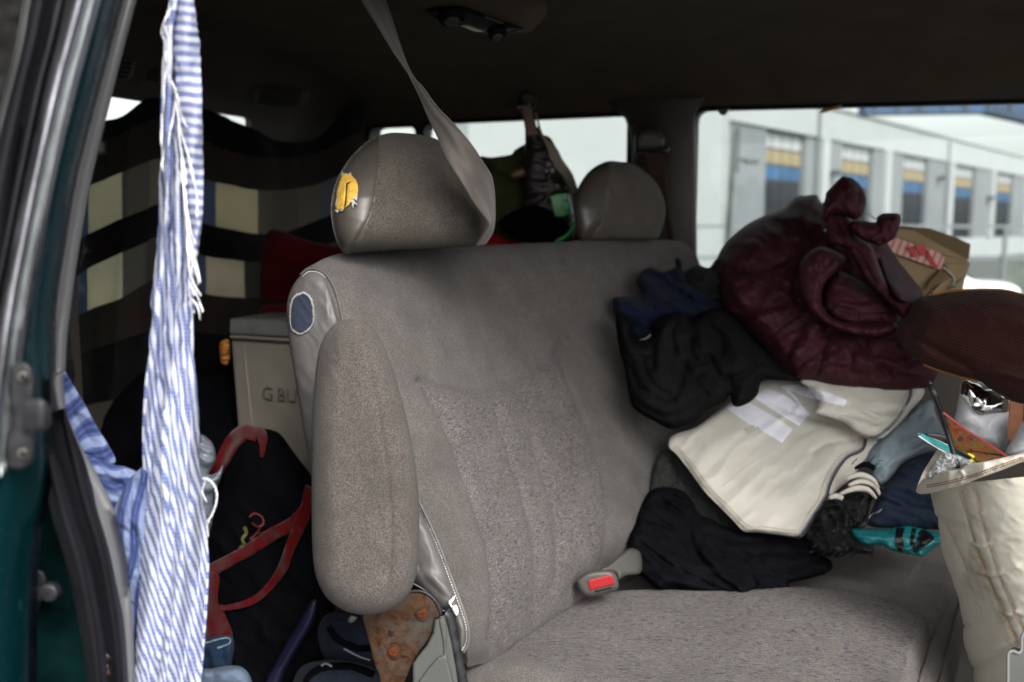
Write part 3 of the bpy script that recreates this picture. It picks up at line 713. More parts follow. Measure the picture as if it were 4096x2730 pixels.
h1 = winloop(846, 292, 959, 287); h2 = winloop(970, 283, 1446, 262); h3 = winloop(1597, 251, 2560, 228)
outer = [(-1.38, .45), (-1.38, 1.93), (2.6, 1.93), (2.6, .45)]
plate('side_wall', outer, [h1, h2, h3], W0, LD, TD*.07, M['pillar'], van)
for h in (h1, h2, h3):
    a = [x for x, _ in h]; z = [y for _, y in h]
    box('window_pane', W0+LD*((min(a)+max(a))/2)+TD*.04+V3((0, 0, (min(z)+max(z))/2)), LD*((max(a)-min(a))/2+.02), TD*.002, V3((0, 0, (max(z)-min(z))/2+.02)), M['glass'], van)
    g = [W0+LD*x+V3((0, 0, y))-TD*.002 for x, y in h]; tube('window_seal', g+[g[0]], .006, M['rubber'], van, 6, 1)
# roof lining: section from the far window top over to the near door rail
def roofpt(s, c):     # s along van, c across (0 at far wall)
    prof = [(.0, 1.90), (.04, 1.955), (.14, 2.01), (.4, 2.05), (.9, 2.065), (1.5, 2.06), (1.78, 2.03), (1.86, 1.985)]
    return prof
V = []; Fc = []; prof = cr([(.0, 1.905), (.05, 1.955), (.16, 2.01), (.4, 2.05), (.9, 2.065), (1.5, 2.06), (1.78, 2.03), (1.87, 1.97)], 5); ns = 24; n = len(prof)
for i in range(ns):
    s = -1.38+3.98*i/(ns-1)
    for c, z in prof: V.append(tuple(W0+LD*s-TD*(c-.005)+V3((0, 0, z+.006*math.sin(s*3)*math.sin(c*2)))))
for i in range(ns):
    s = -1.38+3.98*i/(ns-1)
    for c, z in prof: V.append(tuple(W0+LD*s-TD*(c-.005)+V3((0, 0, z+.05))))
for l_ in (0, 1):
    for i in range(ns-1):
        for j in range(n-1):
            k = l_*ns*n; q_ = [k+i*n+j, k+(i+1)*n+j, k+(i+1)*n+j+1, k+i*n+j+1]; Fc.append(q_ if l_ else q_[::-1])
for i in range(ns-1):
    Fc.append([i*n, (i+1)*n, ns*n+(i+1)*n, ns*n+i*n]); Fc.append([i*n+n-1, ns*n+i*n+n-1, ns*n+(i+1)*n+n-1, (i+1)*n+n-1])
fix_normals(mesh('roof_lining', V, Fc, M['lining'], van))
box('roof_skin', W0+LD*.62-TD*.93+V3((0, 0, 2.15)), LD*2.02, TD*1.02, V3((0, 0, .015)), M['green'], van)
box('van_floor', W0+LD*.62-TD*.93+V3((0, 0, .46)), LD*1.98, TD*.93, V3((0, 0, .035)), M['panel'], van)
# rear wall with the tailgate glass
RO = W0-LD*1.28+V3((0, 0, 0)); RO = P(845, 500, 3.18); RO.z = 0
rw = TD*-1
def rl_(u, v, off=0):
    d = P(u, v, 1.)-V3((0, 0, CZ)); nn = LD; k = nn.dot(RO)/nn.dot(d); p = V3((0, 0, CZ))+d*k; return ((p-RO).dot(rw), p.z)
gl = rrect([(rl_(577, 300)[0], 1.15), rl_(577, 271), rl_(150, 204), (rl_(150, 210)[0], 1.15)], .012)
plate('rear_wall', [(-.1, .45), (-.1, 2.07), (1.95, 2.07), (1.95, .45)], [gl], RO, rw, LD*-.02, M['pillar'], van)
a = [x for x, _ in gl]; z = [y for _, y in gl]
box('rear_window', RO+rw*((min(a)+max(a))/2)-LD*.01+V3((0, 0, (min(z)+max(z))/2)), rw*((max(a)-min(a))/2+.02), LD*.002, V3((0, 0, (max(z)-min(z))/2+.02)), M['glass'], van)
# near side wall behind the door pillar and the closed front end
box('near_wall', V3((-.52, .98, 0))-LD*.5+V3((0, 0, 1.22)), LD*.5, TD*.02, V3((0, 0, .78)), M['green'], van)
box('front_bulkhead', W0+LD*2.55-TD*.93+V3((0, 0, .95)), LD*.03, TD*.93, V3((0, 0, .5)), M['panel'], van)
# curved pillar between the windows
rows = []
for v, uL, uR in ((225, 1385, 1625), (240, 1398, 1612), (258, 1418, 1602), (275, 1437, 1598), (330, 1447, 1599), (420, 1449, 1600), (520, 1450, 1601), (640, 1452, 1603), (760, 1455, 1606)):
    dl = wallpt(uL, v).y; dr = wallpt(uR, v).y; rows.append([(uL, v, dl-.005), (uL+14, v, dl-.035), ((uL+uR)/2, v, (dl+dr)/2-.055), (uR-12, v, dr-.035), (uR, v, dr-.005)])
patch('window_pillar', rows, M['pillar'], van, 20, 30, .03)
# belt guide on the pillar
gd, gs = blob('belt_guide', Z23([(1425, 640), (1430, 560), (1480, 500), (1560, 485), (1640, 505), (1690, 560), (1695, 620), (1670, 665), (1590, 680), (1460, 680)]), 2.62, M['pillar'], van, .025, .02, 14, 4)
blob('belt_slot', Z23([(1430, 668), (1500, 690), (1600, 690), (1680, 650), (1735, 640), (1740, 690), (1700, 725), (1670, 700), (1500, 715), (1450, 735)]), 2.61, M['blk'], van, .012, .01, 8, 4)
# ceiling fittings -------------------------------------------------
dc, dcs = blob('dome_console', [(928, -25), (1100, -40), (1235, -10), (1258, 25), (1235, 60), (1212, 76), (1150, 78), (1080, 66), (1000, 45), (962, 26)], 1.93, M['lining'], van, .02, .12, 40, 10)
bz, bzs = blob('lamp_housing', Z32([(200, 150), (420, 110), (640, 88), (820, 110), (1000, 175), (1200, 245), (1450, 335), (1740, 450), (1660, 490), (1500, 540), (1320, 565), (1160, 530), (980, 500), (760, 420), (560, 375), (380, 310), (290, 230)]), 1.90, M['blk'], van, .012, .02, 10, 3)
for cx, cy, r in ((620, 285, .020), (1330, 525, .014)):
    u, v = Z32([(cx, cy)])[0]; c = P(u, v, 1.885); disc('reading_lamp', c, (.15, -.35, -.93), r*1.35, .008, M['rubber'], bz); disc('lamp_bulb', c+V3((0, -.003, -.008)), (.15, -.35, -.93), r*.8, .004, M['plast'], bz)
blob('lamp_lens', Z32([(750, 408), (880, 405), (1080, 478), (1160, 485), (1060, 505), (960, 495), (850, 450)]), 1.88, M['lens'], bz, .004, .004, 3, 2)
blob('switch_panel', Z32([(1150, 245), (1250, 285), (1420, 335), (1390, 390), (1240, 330), (1130, 290)]), 1.885, M['plast'], bz, .004, .004, 3, 2.5)
def vent(pts, d, k=5):
    o, _ = blob('air_vent', pts, d, M['panel'], van, .008, .02, 5, 6)
    p = [np.array(x) for x in pts]
    for i in range(k):
        t = (i+.7)/(k+.4); a = p[0]*(1-t)+p[3]*t; b = p[1]*(1-t)+p[2]*t
        prism('slat', [P(*(a+(b-a)*.08), d-.01), P(*(a+(b-a)*.92), d-.01), P(*(a+(b-a)*.92+[0, 2.4]), d-.016), P(*(a+(b-a)*.08+[0, 2.4]), d-.016)], (0, .004, 0), M['rubber'], o)
vent([(592, 196), (703, 205), (692, 247), (584, 240)], 2.55); vent([(262, 133), (310, 140), (296, 185), (250, 175)], 2.0, 4); vent([(345, 158), (372, 160), (368, 190), (340, 186)], 2.2, 3)
ch = disc('coat_hook', wallpt(1211, 233, .12), (-.1, -1, -.3), .03, .015, M['pillar'], van); 
tube('hook', [wallpt(1196, 232, .15), wallpt(1200, 246, .17), wallpt(1214, 250, .17), wallpt(1226, 240, .15)], .008, M['steel'], ch)
tp, _ = blob('tape_strip', [(1884, 262), (1890, 250), (1903, 249), (1915, 246), (1937, 240), (1930, 250), (1905, 257)], 2.48, M['tape'], None, .003, .002, 6, 3, sharp=True); tag(tp, 'loose end of brown parcel tape hanging at the top of the far window', 'tape')
cb, _ = blob('window_catch', [(1648, 247), (1674, 246), (1670, 262), (1660, 266), (1652, 260)], 2.62, M['blk'], van, .012, .01, 6, 3)
# left door frame strips: v, left edge, right edge ------------------
def strip(name, rows, dl, dr, mat, th=.012, bulge=0., nu=10, parent=None, n=40):
    g = []
    for v, a, b in rows:
        k = max(0., .045*(800-v)/960.)
        g.append([(a, v, dl+k), (a+(b-a)*.3, v, dl*.7+dr*.3-bulge*.85+k), (a+(b-a)*.7, v, dl*.3+dr*.7-bulge*.85+k), (b, v, dr+k)])
    return patch(name, g, mat, parent or van, nu, n, th, straight=True)[0]
gp = strip('door_glass_trim', [(-160, -160, 95), (0, -200, 60), (200, -240, 12), (402, -280, -45), (700, -330, -120), (1100, -400, -190), (1750, -480, -260)], .72, .70, M['speck'], n=30)
strip('chrome_line', [(-160, 92, 97), (0, 56, 60), (100, 38, 42), (200, 14, 17), (402, -40, -36)], .69, .69, M['dullmetal'], .006, .002, 5)
strip('door_rubber', [(-160, 96, 150), (0, 59, 108), (100, 41, 87), (201, 16, 62), (402, -38, 22), (640, -100, -10)], .71, .70, M['rubber'], .02, .012)
strip('pillar_cover', [(-160, 148, 196.0), (0, 106, 154.5), (100, 85, 130.0), (201, 60, 103.5), (402, 20, 60.0), (560, -12, 28.0), (690, -40, 2.0), (820, -60, -17.5), (1100, -90, -47.5)], .725, .715, M['gloss'], .02, .018, 14, n=50)
strip('highlight_strip', [(-160, 190.24, 244), (0, 148.68, 203), (100, 124.6, 175), (201, 98.28, 147), (402, 55.2, 100), (560, 23.200000000000003, 68), (690, -3.039999999999999, 44), (820, -22.6, 25), (1100, -52.6, -5)], .722, .712, M['highlight'], .02, .022, 18, n=50)  # highlight on the pillar cover, built as a bright strip of its own
strip('edge_highlight', [(-160, 246, 250), (0, 202, 205), (100, 175, 178), (201, 146, 149), (402, 98, 101), (560, 66, 69), (690, 41, 44), (820, 22, 26), (1100, -7, -3)], .695, .698, M['dullmetal2'], .006, .003, 5)  # thin highlight beside the green paint, put in as a bright strip
strip('pillar_panel', [(-160, 249, 285), (0, 204, 241), (100, 177, 220), (201, 148, 195), (402, 100, 144), (560, 68, 118), (690, 43, 97), (800, 26, 86), (900, 15, 88), (1000, 5, 91), (1100, 0, 92), (1180, -5, 82), (1240, -10, 68), (1400, -14, 59), (1750, -14, 58)], .715, .75, M['green'], .02, .004, 16, n=60)
strip('door_seal', [(-160, 286, 312), (0, 241, 268), (201, 195, 211), (402, 144, 160), (560, 118, 132), (690, 97, 112), (800, 88, 106), (864, 88, 104), (900, 89, 104), (984, 92, 124), (1080, 116, 160), (1184, 150, 196), (1290, 176, 220), (1384, 200, 242), (1480, 222, 252), (1568, 230, 257), (1760, 245, 268)], .80, .83, M['seal'], .02, .006, 12, n=60)
strip('pillar_trim', [(-160, 311, 335), (0, 267, 291), (201, 210, 239), (402, 159, 190), (560, 131, 161), (690, 111, 142), (784, 107, 131), (862, 105, 127)], .83, .845, M['trim'], .02, .006, 14)
strip('lower_trim', [(866, 101, 122), (900, 102, 123), (960, 112, 130), (1030, 133, 160), (1100, 158, 200), (1184, 193, 240), (1290, 222, 268), (1384, 241, 280), (1480, 253, 287), (1568, 257, 291), (1760, 268, 300)], .82, .835, M['trim'], .02, .006, 14)
strip('weather_tube', [(960, 88, 100), (1000, 90, 112), (1080, 98, 145), (1184, 118, 176), (1290, 150, 208), (1384, 170, 228), (1480, 188, 243), (1568, 200, 250), (1760, 215, 262)], .79, .795, M['rubber'], .04, .028, 16)
strip('door_sill_panel', [(1040, 60, 110), (1120, 62, 125), (1200, 62, 150), (1300, 58, 175), (1400, 56, 195), (1568, 56, 215), (1760, 50, 220)], .84, .86, M['greend'], .02)
strip('jamb_recess', [(1060, 40, 130), (1150, 40, 160), (1300, 40, 200), (1568, 40, 220), (1760, 40, 230)], .90, .92, M['rubber'], .02)
# striker and jamb latch
sk_, sks = blob('latch_striker', Z2([(35, 150), (60, 110), (110, 95), (145, 120), (158, 180), (155, 300), (160, 480), (150, 550), (110, 590), (60, 590), (30, 560), (28, 460), (50, 400), (45, 300)]), .70, M['steel'], van, .006, .004, 10, 4)
for c in ((108, 165), (108, 518)):
    u, v = Z2([c])[0]; o = disc('screw', P(u, v, .692), (0, -1, 0), .0046, .002, M['screw'], sk_); disc('socket', P(u, v, .6875), (0, -1, 0), .0026, .0012, M['blk'], o, 6)
pp = [P(*Z2([(105, 280)])[0], .69), P(*Z2([(112, 276)])[0], .665), P(*Z2([(165, 272)])[0], .655), P(*Z2([(215, 278)])[0], .66), P(*Z2([(232, 300)])[0], .68)]
g = [[(*Z2([(100, 275)])[0], .69), (*Z2([(115, 268)])[0], .665), (*Z2([(170, 268)])[0], .655), (*Z2([(222, 275)])[0], .66), (*Z2([(238, 305)])[0], .675)], [(*Z2([(98, 425)])[0], .69), (*Z2([(115, 428)])[0], .665), (*Z2([(170, 418)])[0], .655), (*Z2([(222, 412)])[0], .66), (*Z2([(238, 390)])[0], .675)]]
patch('striker_hoop', g, M['steel'], sk_, 20, 10, .004, rim=2)
jl, _ = blob('jamb_latch', Z2([(140, 990), (160, 985), (175, 1040), (205, 1060), (220, 1110), (215, 1180), (190, 1190), (170, 1260), (140, 1270), (128, 1180), (130, 1080)]), .825, M['steel'], van, .008, .005, 8, 4)
tube('latch_arm', [P(*Z2([(120, 1185)])[0], .81), P(*Z2([(170, 1165)])[0], .80), P(*Z2([(230, 1155)])[0], .80)], .006, M['steel'], jl)
disc('pivot', P(*Z2([(232, 1152)])[0], .796), (0, -1, 0), .0085, .005, M['steel'], jl)

# ================================================================== BENCH SEAT
bench = empty('bench_seat', (.35, 1.6, .53), 'grey cloth three-place bench seat with worn vinyl side, folded-up armrest and two headrests', 'seat')

arc = Z6([(600, 330), (700, 365), (800, 378), (900, 375), (1000, 340), (1100, 270), (1160, 220), (1200, 160)])
nearS = Z6([(600, 330), (650, 400), (720, 530), (790, 690), (850, 850), (890, 1000), (905, 1150), (900, 1300), (885, 1400)])
farS = Z6([(1160, 220), (1200, 300), (1300, 520), (1360, 700), (1380, 850), (1370, 1000), (1345, 1100)])
rib1 = Z6([(920, 440), (1000, 640), (1050, 800), (1080, 950), (1085, 1100), (1065, 1250)]); rib2 = Z6([(1080, 540), (1150, 780), (1175, 950), (1170, 1100), (1145, 1190)])
insp = [*nearS, *farS[::-1], *arc[::-1][1:]]
insp = nearS + [(1150, 1510), (1420, 1330)] + farS[::-1] + arc[::-1][1:-1]
def insf(poly):
    c = np.array(poly, float)
    def f(q): d = seg_dist(q, c, True); return np.where(inside(q, c), d, -d).clip(-20, 20)
    return f
def bdisp(q, uv):
    h = fold_h(q, [(arc, 6, -.008), (nearS, 6, -.010), (farS, 7, -.009), (rib1, 7, -.011), (rib2, 7, -.010)])
    ins = insf(insp)(q); h += .004*np.clip(ins/14, 0, 1)
    h += wrinkle(q[:, 0], q[:, 1], .0025, 120, 2, 1.2, 4)
    # pull lines under the arc and soft hollow of the sitter's back
    h += -.018*np.exp(-((q[:, 0]-1230)/190)**2-((q[:, 1]-1080)/240)**2)
    h += .006*np.exp(-((q[:, 0]-1160)/200)**2-((q[:, 1]-720)/90)**2)
    return h
rows = [[(722, 645, 1.60), (790, 612, 1.65), (900, 600, 1.72), (1100, 590, 1.98), (1300, 580, 2.24), (1480, 575, 2.48), (1585, 605, 2.62)],
 [(698, 624, 1.475), (772, 587, 1.53), (860, 578, 1.63), (1080, 567, 1.89), (1290, 556, 2.14), (1470, 549, 2.39), (1562, 556, 2.53)],
 [(730, 622, 1.415), (805, 608, 1.445), (890, 606, 1.53), (1105, 598, 1.80), (1310, 592, 2.05), (1500, 584, 2.32), (1604, 598, 2.46)],
 [(779, 727, 1.37), (855, 728, 1.405), (950, 730, 1.48), (1150, 730, 1.73), (1350, 720, 2.0), (1530, 715, 2.28), (1650, 740, 2.42)],
 [(850, 930, 1.33), (935, 930, 1.365), (1030, 930, 1.44), (1220, 910, 1.66), (1410, 890, 1.92), (1590, 870, 2.2), (1710, 870, 2.38)],
 [(963, 1160, 1.29), (1030, 1157, 1.325), (1110, 1150, 1.39), (1290, 1110, 1.60), (1480, 1060, 1.86), (1660, 1010, 2.15), (1790, 990, 2.34)],
 [(1036, 1340, 1.265), (1090, 1334, 1.29), (1150, 1325, 1.34), (1330, 1245, 1.55), (1520, 1170, 1.80), (1700, 1090, 2.1), (1840, 1050, 2.32)],
 [(1070, 1475, 1.265), (1108, 1466, 1.29), (1150, 1452, 1.34), (1300, 1362, 1.52), (1480, 1270, 1.75), (1700, 1150, 2.08), (1860, 1080, 2.30)],
 [(1075, 1535, 1.31), (1114, 1525, 1.335), (1160, 1512, 1.38), (1310, 1425, 1.57), (1490, 1330, 1.8), (1710, 1200, 2.12), (1870, 1120, 2.33)]]
bk, bks = patch('backrest', rows, M['seat'], bench, 230, 260, .05, bdisp, attrf={'ins': insf(insp)})
# vinyl side panel
side = [(690, 634), (706, 622), (724, 621), (745, 632), (766, 664), (780, 712), (796, 790), (850, 925), (925, 1080), (964, 1160), (1000, 1238), (1036, 1335), (1060, 1400), (1072, 1440), (1072, 1472), (1062, 1496), (1052, 1488), (1045, 1440), (1030, 1405), (1004, 1398), (975, 1362), (925, 1322), (860, 1290), (790, 1230), (730, 1130), (705, 1030), (688, 930), (671, 830), (662, 770), (659, 705), (669, 665)]
sp_, sps = blob('side_panel', side, [(670, 700, 1.435), (770, 680, 1.40), (700, 1000, 1.36), (960, 1180, 1.285), (1060, 1460, 1.262)], M['vinyl'], bench, .022, .06, 34, 5,
    folds=[(Z33([(395, 1300), (400, 1400), (405, 1500)]), 6, .002), (Z26([(700, 150), (780, 290), (900, 420), (1040, 520)]), 8, -.004), (Z26([(760, 240), (900, 330), (1030, 470)]), 14, .004), (Z26([(1150, 700), (1130, 900), (1150, 1000)]), 6, -.003)],
    wr=[dict(amp=.002, L=20, stretch=2.5, th=1.0, seed=2)], pw=.5)
# piping and stitches along the seam between cloth and vinyl
seam = [(690, 632), (706, 620), (726, 619), (748, 631), (768, 663), (782, 712), (798, 790)]
seam2 = [(930, 1090), (964, 1155), (1003, 1238), (1040, 1335), (1064, 1400), (1076, 1440), (1077, 1475), (1064, 1500)]
def seam_d(u, v): return min(float(bks(u, v)[0]), float(sps(u, v)[0]))
for sg in (seam, seam2):
    tube('piping', [P(u, v, seam_d(u, v)-.004) for u, v in resample(cr(sg, 5), 10)], .0028 if sg is seam2 else .0018, M['vinyl'], bench, 8, 2)
def stitches(name, path, step, ln, off, surf, parent, mat=M['stitch'], r=.0006, lift=.003, side_=1):
    p = resample(cr(path, 6), step); pv = []
    for a, b in zip(p[:-1], p[1:]):
        t = (b-a)/np.hypot(*(b-a)); nn = np.array([-t[1], t[0]])*off*side_; m_ = (a+b)/2+nn
        A, B = m_-t*ln/2, m_+t*ln/2; da, db = surf(*A), surf(*B)
        A3, B3 = P(*A, da-lift), P(*B, db-lift); ax = (B3-A3)/2; w = V3((0, -1, 0)).cross(ax).normalized()*r; up = ax.cross(w).normalized()*r
        pv.append(boxvf((A3+B3)/2, ax, w, up))
    V_, F_ = join_verts(pv); o = mesh(name, V_, F_, mat, parent); o['kind'] = 'stuff'; return o
fs = lambda u, v: float(sps(u, v)[0])
stitches('seam_stitching', seam, 5.2, 3.2, 6, fs, bench); stitches('seam_stitching', seam2, 6.5, 4.2, -6 if False else 5, fs, bench, r=.0008)
# denim patch with its ragged stitched rim
pt_ = [(669, 698), (676, 684), (690, 675), (704, 676), (715, 690), (720, 712), (720, 738), (712, 754), (700, 765), (686, 768), (671, 758), (666, 738), (666, 715)]
pa, _ = blob('denim_patch', pt_, lambda u, v: sps(u, v)-.0025, M['denim'], bench, .0015, .001, 6, 3)
c = cr(pt_, 5, True); ring = resample(c, 3.0, True); ce = ring.mean(0); pv = []
for i, a in enumerate(ring):
    o_ = (a-ce); o_ = o_/np.hypot(*o_); A, B = a-o_*(1+random.random()*2), a+o_*(1.2+random.random()*3.); A3, B3 = P(*A, fs(*A)-.0045), P(*B, fs(*B)-.002)
    ax = (B3-A3)/2; w = V3((0, -1, 0)).cross(ax).normalized()*.0005; pv.append(boxvf((A3+B3)/2, ax, w, ax.cross(w).normalized()*.0004))
o = mesh('patch_stitching', *join_verts(pv), M['stitch'], pa); o['kind'] = 'stuff'
# torn spot with white wadding
tw, _ = blob('torn_wadding', Z26([(1105, 470), (1085, 530), (1060, 560), (1075, 590), (1110, 575), (1135, 620), (1130, 680), (1105, 695), (1080, 660), (1060, 620), (1030, 560), (1040, 530)]), lambda u, v: sps(u, v)-.003, M['whitefoam'], bench, .006, .002, 5, 1.6, wr=[dict(amp=.004, L=5, seed=3)], edge_noise=1.5)
# armrest, folded up
armo = [(800, 734), (770, 744), (745, 775), (731, 815), (723, 880), (717, 960), (716, 1060), (716, 1180), (718, 1270), (726, 1325), (746, 1368), (775, 1395), (810, 1410), (850, 1413), (888, 1405), (920, 1386), (945, 1355), (958, 1310), (963, 1240), (963, 1160), (955, 1075), (940, 990), (920, 905), (898, 835), (878, 785), (855, 752), (828, 736)]
ar, ars = blob('armrest', armo, [(720, 1000, 1.235), (960, 1100, 1.20), (830, 740, 1.26), (850, 1400, 1.17)], M['arm'], bench, .048, .045, 62, 6,
     folds=[([(815, 742), (830, 770), (846, 830), (866, 930), (885, 1050), (897, 1180), (897, 1300), (880, 1380)], 4, -.0035), ([(780, 800), (765, 950), (760, 1150), (770, 1300)], 22, .002)], wr=[dict(amp=.003, L=70, stretch=3, th=1.4, seed=6)])
# headrests
hv = [(795, 90), (792, 300), (785, 480), (762, 640), (712, 780), (642, 900), (575, 1030)]
ho = Z33([(800, 120), (890, 100), (1000, 103), (1130, 118), (1260, 160), (1400, 260), (1520, 400), (1600, 540), (1640, 700), (1635, 820), (1600, 910), (1540, 965), (1400, 975), (1200, 985), (880, 1000), (620, 1018), (540, 1025), (500, 985), (455, 880), (430, 740), (430, 640), (450, 530), (490, 420), (560, 310), (640, 220), (720, 155)])
cutp = Z33([*hv, (420, 1080), (300, 800), (350, 300), (600, 60)])
h1o = empty('headrest', P(980, 590, 1.5)); h1o.parent = bench; h1o.location = P(980, 590, 1.5)-Vector(bench.location)
hd, hds = blob('cloth_cover', ho, [(770, 450, 1.47), (1130, 450, 1.60), (950, 580, 1.50)], M['head'], h1o, .085, .09, 95, 6,
     folds=[(Z33(hv), 2.5, -.003), (Z33([(500, 990), (900, 990), (1500, 960)]), 6, -.003)], wr=[dict(amp=.002, L=60, stretch=2, seed=8)], cut=('vinyl_side', cutp, M['vinylh']))
ho_ = Z33([(510, 430), (540, 412), (580, 420), (600, 440), (625, 470), (636, 520), (632, 570), (610, 605), (590, 625), (560, 655), (525, 680), (490, 692), (465, 680), (470, 600), (475, 540), (490, 480)])
fo, _ = blob('exposed_foam', ho_, lambda u, v: hds(u, v)-.002, M['foam'], h1o, .0035, .002, 5, 2.2, folds=[(Z33([(570, 478), (550, 490), (545, 560), (540, 640), (525, 672)]), 1.2, -.006)], wr=[dict(amp=.0012, L=8, seed=3)], edge_noise=1.)
blob('foam_slit', Z33([(545, 484), (572, 477), (571, 486), (554, 492), (549, 560), (543, 655), (530, 664), (537, 600), (542, 540)]), lambda u, v: hds(u, v)-.0062, M['brownd'], fo, .0005, .0005, 2, 1.2, sharp=True)
rag = [((505, 430), (512, 385), (535, 415)), ((560, 418), (580, 400), (585, 425)), ((600, 600), (632, 560), (626, 620)), ((560, 620), (630, 652), (600, 612)), ((585, 640), (597, 675), (606, 630)), ((460, 660), (470, 600), (480, 640)), ((455, 690), (478, 712), (490, 690)), ((490, 695), (530, 675), (515, 700)), ((470, 560), (486, 500), (478, 540))]
for t3 in rag:
    q3 = Z33(t3); prism('torn_flap', [P(u, v, float(hds(u, v)[0])-.005-.003*(i == 1)) for i, (u, v) in enumerate(q3)], (0, .0012, 0), M['stitch'], fo)
ho2 = Z23([(1200, 773), (1300, 780), (1390, 790), (1500, 850), (1600, 940), (1670, 1050), (1705, 1180), (1700, 1300), (1670, 1400), (1630, 1470), (1500, 1480), (1250, 1478), (1050, 1485), (980, 1490), (940, 1480), (905, 1380), (885, 1250), (880, 1180), (900, 1080), (940, 980), (1010, 880), (1100, 810)])
hv2 = Z23([(1200, 760), (1190, 900), (1200, 1080), (1180, 1250), (1120, 1370), (1040, 1470), (1010, 1510), (850, 1510), (800, 1200), (900, 850), (1100, 740)])
h2o = empty('headrest', (0, 0, 0)); h2o.parent = bench; h2o.location = P(1425, 560, 2.3)-Vector(bench.location)
blob('cloth_cover', ho2, [(1330, 450, 2.20), (1520, 450, 2.38), (1430, 550, 2.27)], M['head'], h2o, .075, .08, 62, 6, folds=[(hv2[:7], 2.5, -.004)], cut=('vinyl_side', hv2, M['vinylh']))
# seat cushion
CD = V3((.555, .832, 0)); CB = V3((.832, -.555, 0)); C0 = V3((-.075, 1.315, 0)); CL = 1.3
top = np.array(cr([(-.06, .80), (-.02, .85), (.04, .868), (.15, .882), (.32, .886), (.47, .884), (.545, .880), (.566, .872), (.585, .845), (.600, .80), (.598, .75), (.575, .70), (.54, .68), (.2, .68), (-.05, .70)], 12))
na = 230; nb = len(top); V = []; UV = []
ridge = Z25([(-1100, 900), (-700, 780), (0, 757), (250, 772), (500, 790), (700, 775), (900, 769), (1200, 797), (1500, 858), (1650, 918), (1735, 985), (1725, 1080), (1700, 1150), (1660, 1280), (1620, 1400)])
frontseam = Z25([(1850, 830), (1830, 890), (1790, 950), (1742, 1000), (1720, 1080), (1690, 1180), (1640, 1310), (1600, 1400)])
for i in range(na):
    s = CL*i/(na-1)
    for j, (b, z) in enumerate(top):
        en = min(s, CL-s); rr = max(0, 1-en/.05); zz = z-.03*rr*rr if z > .75 else z
        bb = b + (.012*math.sin(s*5) if b > .5 else 0)
        V.append(tuple(C0+CD*s+CB*bb+V3((0, 0, zz)))); UV.append((s, b))
Vn = np.array(V); pu, pv_ = proj(Vn); q = np.stack([pu, pv_], -1)
poly = list(ridge)+[(2050, 1900), (700, 1900), (600, 1500)]
insC = insf(poly)(q)
lowp = Z26([(1100, 1080), (1250, 1120), (1500, 1130), (1700, 1160), (1900, 1240), (2100, 1340), (2300, 1460)])
lp2 = insf(list(lowp)+[(1350, 1900), (700, 1900), (800, 1450)])(q)
Cc = np.minimum(insC, -lp2); tp_ = np.array([z > .84 for _ in range(na) for z in top[:, 1]])
hz = .024*np.clip((insC+2)/26, 0, 1) + fold_h(q, [(ridge, 6, -.016), (frontseam, 4, -.006), (lowp, 4, -.005)]) - .012*np.exp(-((insC+14)/14)**2)
hz += wrinkle(q[:, 0], q[:, 1], .003, 110, 2.5, .3, 12)
# soft swell and sag of the sitting area
hz += .012*np.exp(-((q[:, 0]-1850)/260)**2-((q[:, 1]-1440)/80)**2)
hz += -.010*np.exp(-((q[:, 0]-1500)/200)**2-((q[:, 1]-1500)/90)**2)
Vn[:, 2] += np.where(tp_, hz, 0)
Fc = []
for i in range(na-1):
    for j in range(nb-1): Fc.append([i*nb+j, (i+1)*nb+j, (i+1)*nb+j+1, i*nb+j+1])
Fc.append(list(range(nb))); Fc.append([(na-1)*nb+j for j in range(nb)][::-1])
fix_normals(mesh('seat_cushion', Vn, Fc, M['seat2'], bench, np.array(UV), attr={'ins': Cc}))
cus = Surf(q[tp_], Vn[tp_][:, 1])
def cd(u, v): return float(cus(u, v)[0])
box('seat_frame', C0+CD*.65+CB*.27+V3((0, 0, .665)), CD*.62, CB*.24, (0, 0, .015), M['steel'], bench)
for a, b in ((.1, .05), (.1, .5), (1.2, .05), (1.2, .5)): box('seat_leg', C0+CD*a+CB*b+V3((0, 0, .585)), CD*.02, CB*.02, (0, 0, .08), M['steel'], bench)
# hinge bracket
bo = Z26([(560, 470), (640, 448), (750, 450), (860, 510), (925, 600), (950, 690), (905, 725), (880, 740), (875, 860), (800, 970), (745, 1040), (700, 1110), (650, 1200), (610, 1290), (570, 1400), (545, 1600), (340, 1600), (310, 1330), (270, 1230), (220, 1050), (170, 850), (130, 700), (180, 560), (400, 500)])
br, brs = blob('hinge_bracket', bo, 1.235, M['rust'], bench, .0035, .004, 9, 5, folds=[(Z26([(620, 640), (700, 600), (800, 600), (860, 660)]), 10, .003), (Z26([(600, 700), (540, 900), (500, 1000)]), 30, -.003), (Z26([(300, 700), (330, 1000), (420, 1250)]), 8, .002)], wr=[dict(amp=.0012, L=14, seed=5)])
for (x, y), r in (((755, 665), .0072), ((455, 1065), .0075)):
    u, v = Z26([(x, y)])[0]; disc('washer', P(u, v, 1.2305), (-.15, -1, .1), r*1.5, .0015, M['rust'], br); disc('bolt', P(u, v, 1.2285), (-.15, -1, .1), r, .003, M['bolt'], br, 18)
for (x, y), (rx, ry) in (((427, 872), (26, 36)), ((555, 1110), (11, 15))):
    k = [(x+rx*math.cos(w), y+ry*math.sin(w)) for w in np.linspace(0, 2*math.pi, 12, endpoint=False)]; blob('bolt_hole', Z26(k), 1.2305, M['blk'], br, .0004, .0004, 3, 2, sharp=True)
tube('bracket_lip', [P(*w, 1.232) for w in Z26([(600, 445), (700, 430), (800, 455), (880, 520), (930, 600), (952, 680)])], .0022, M['steel'], br)
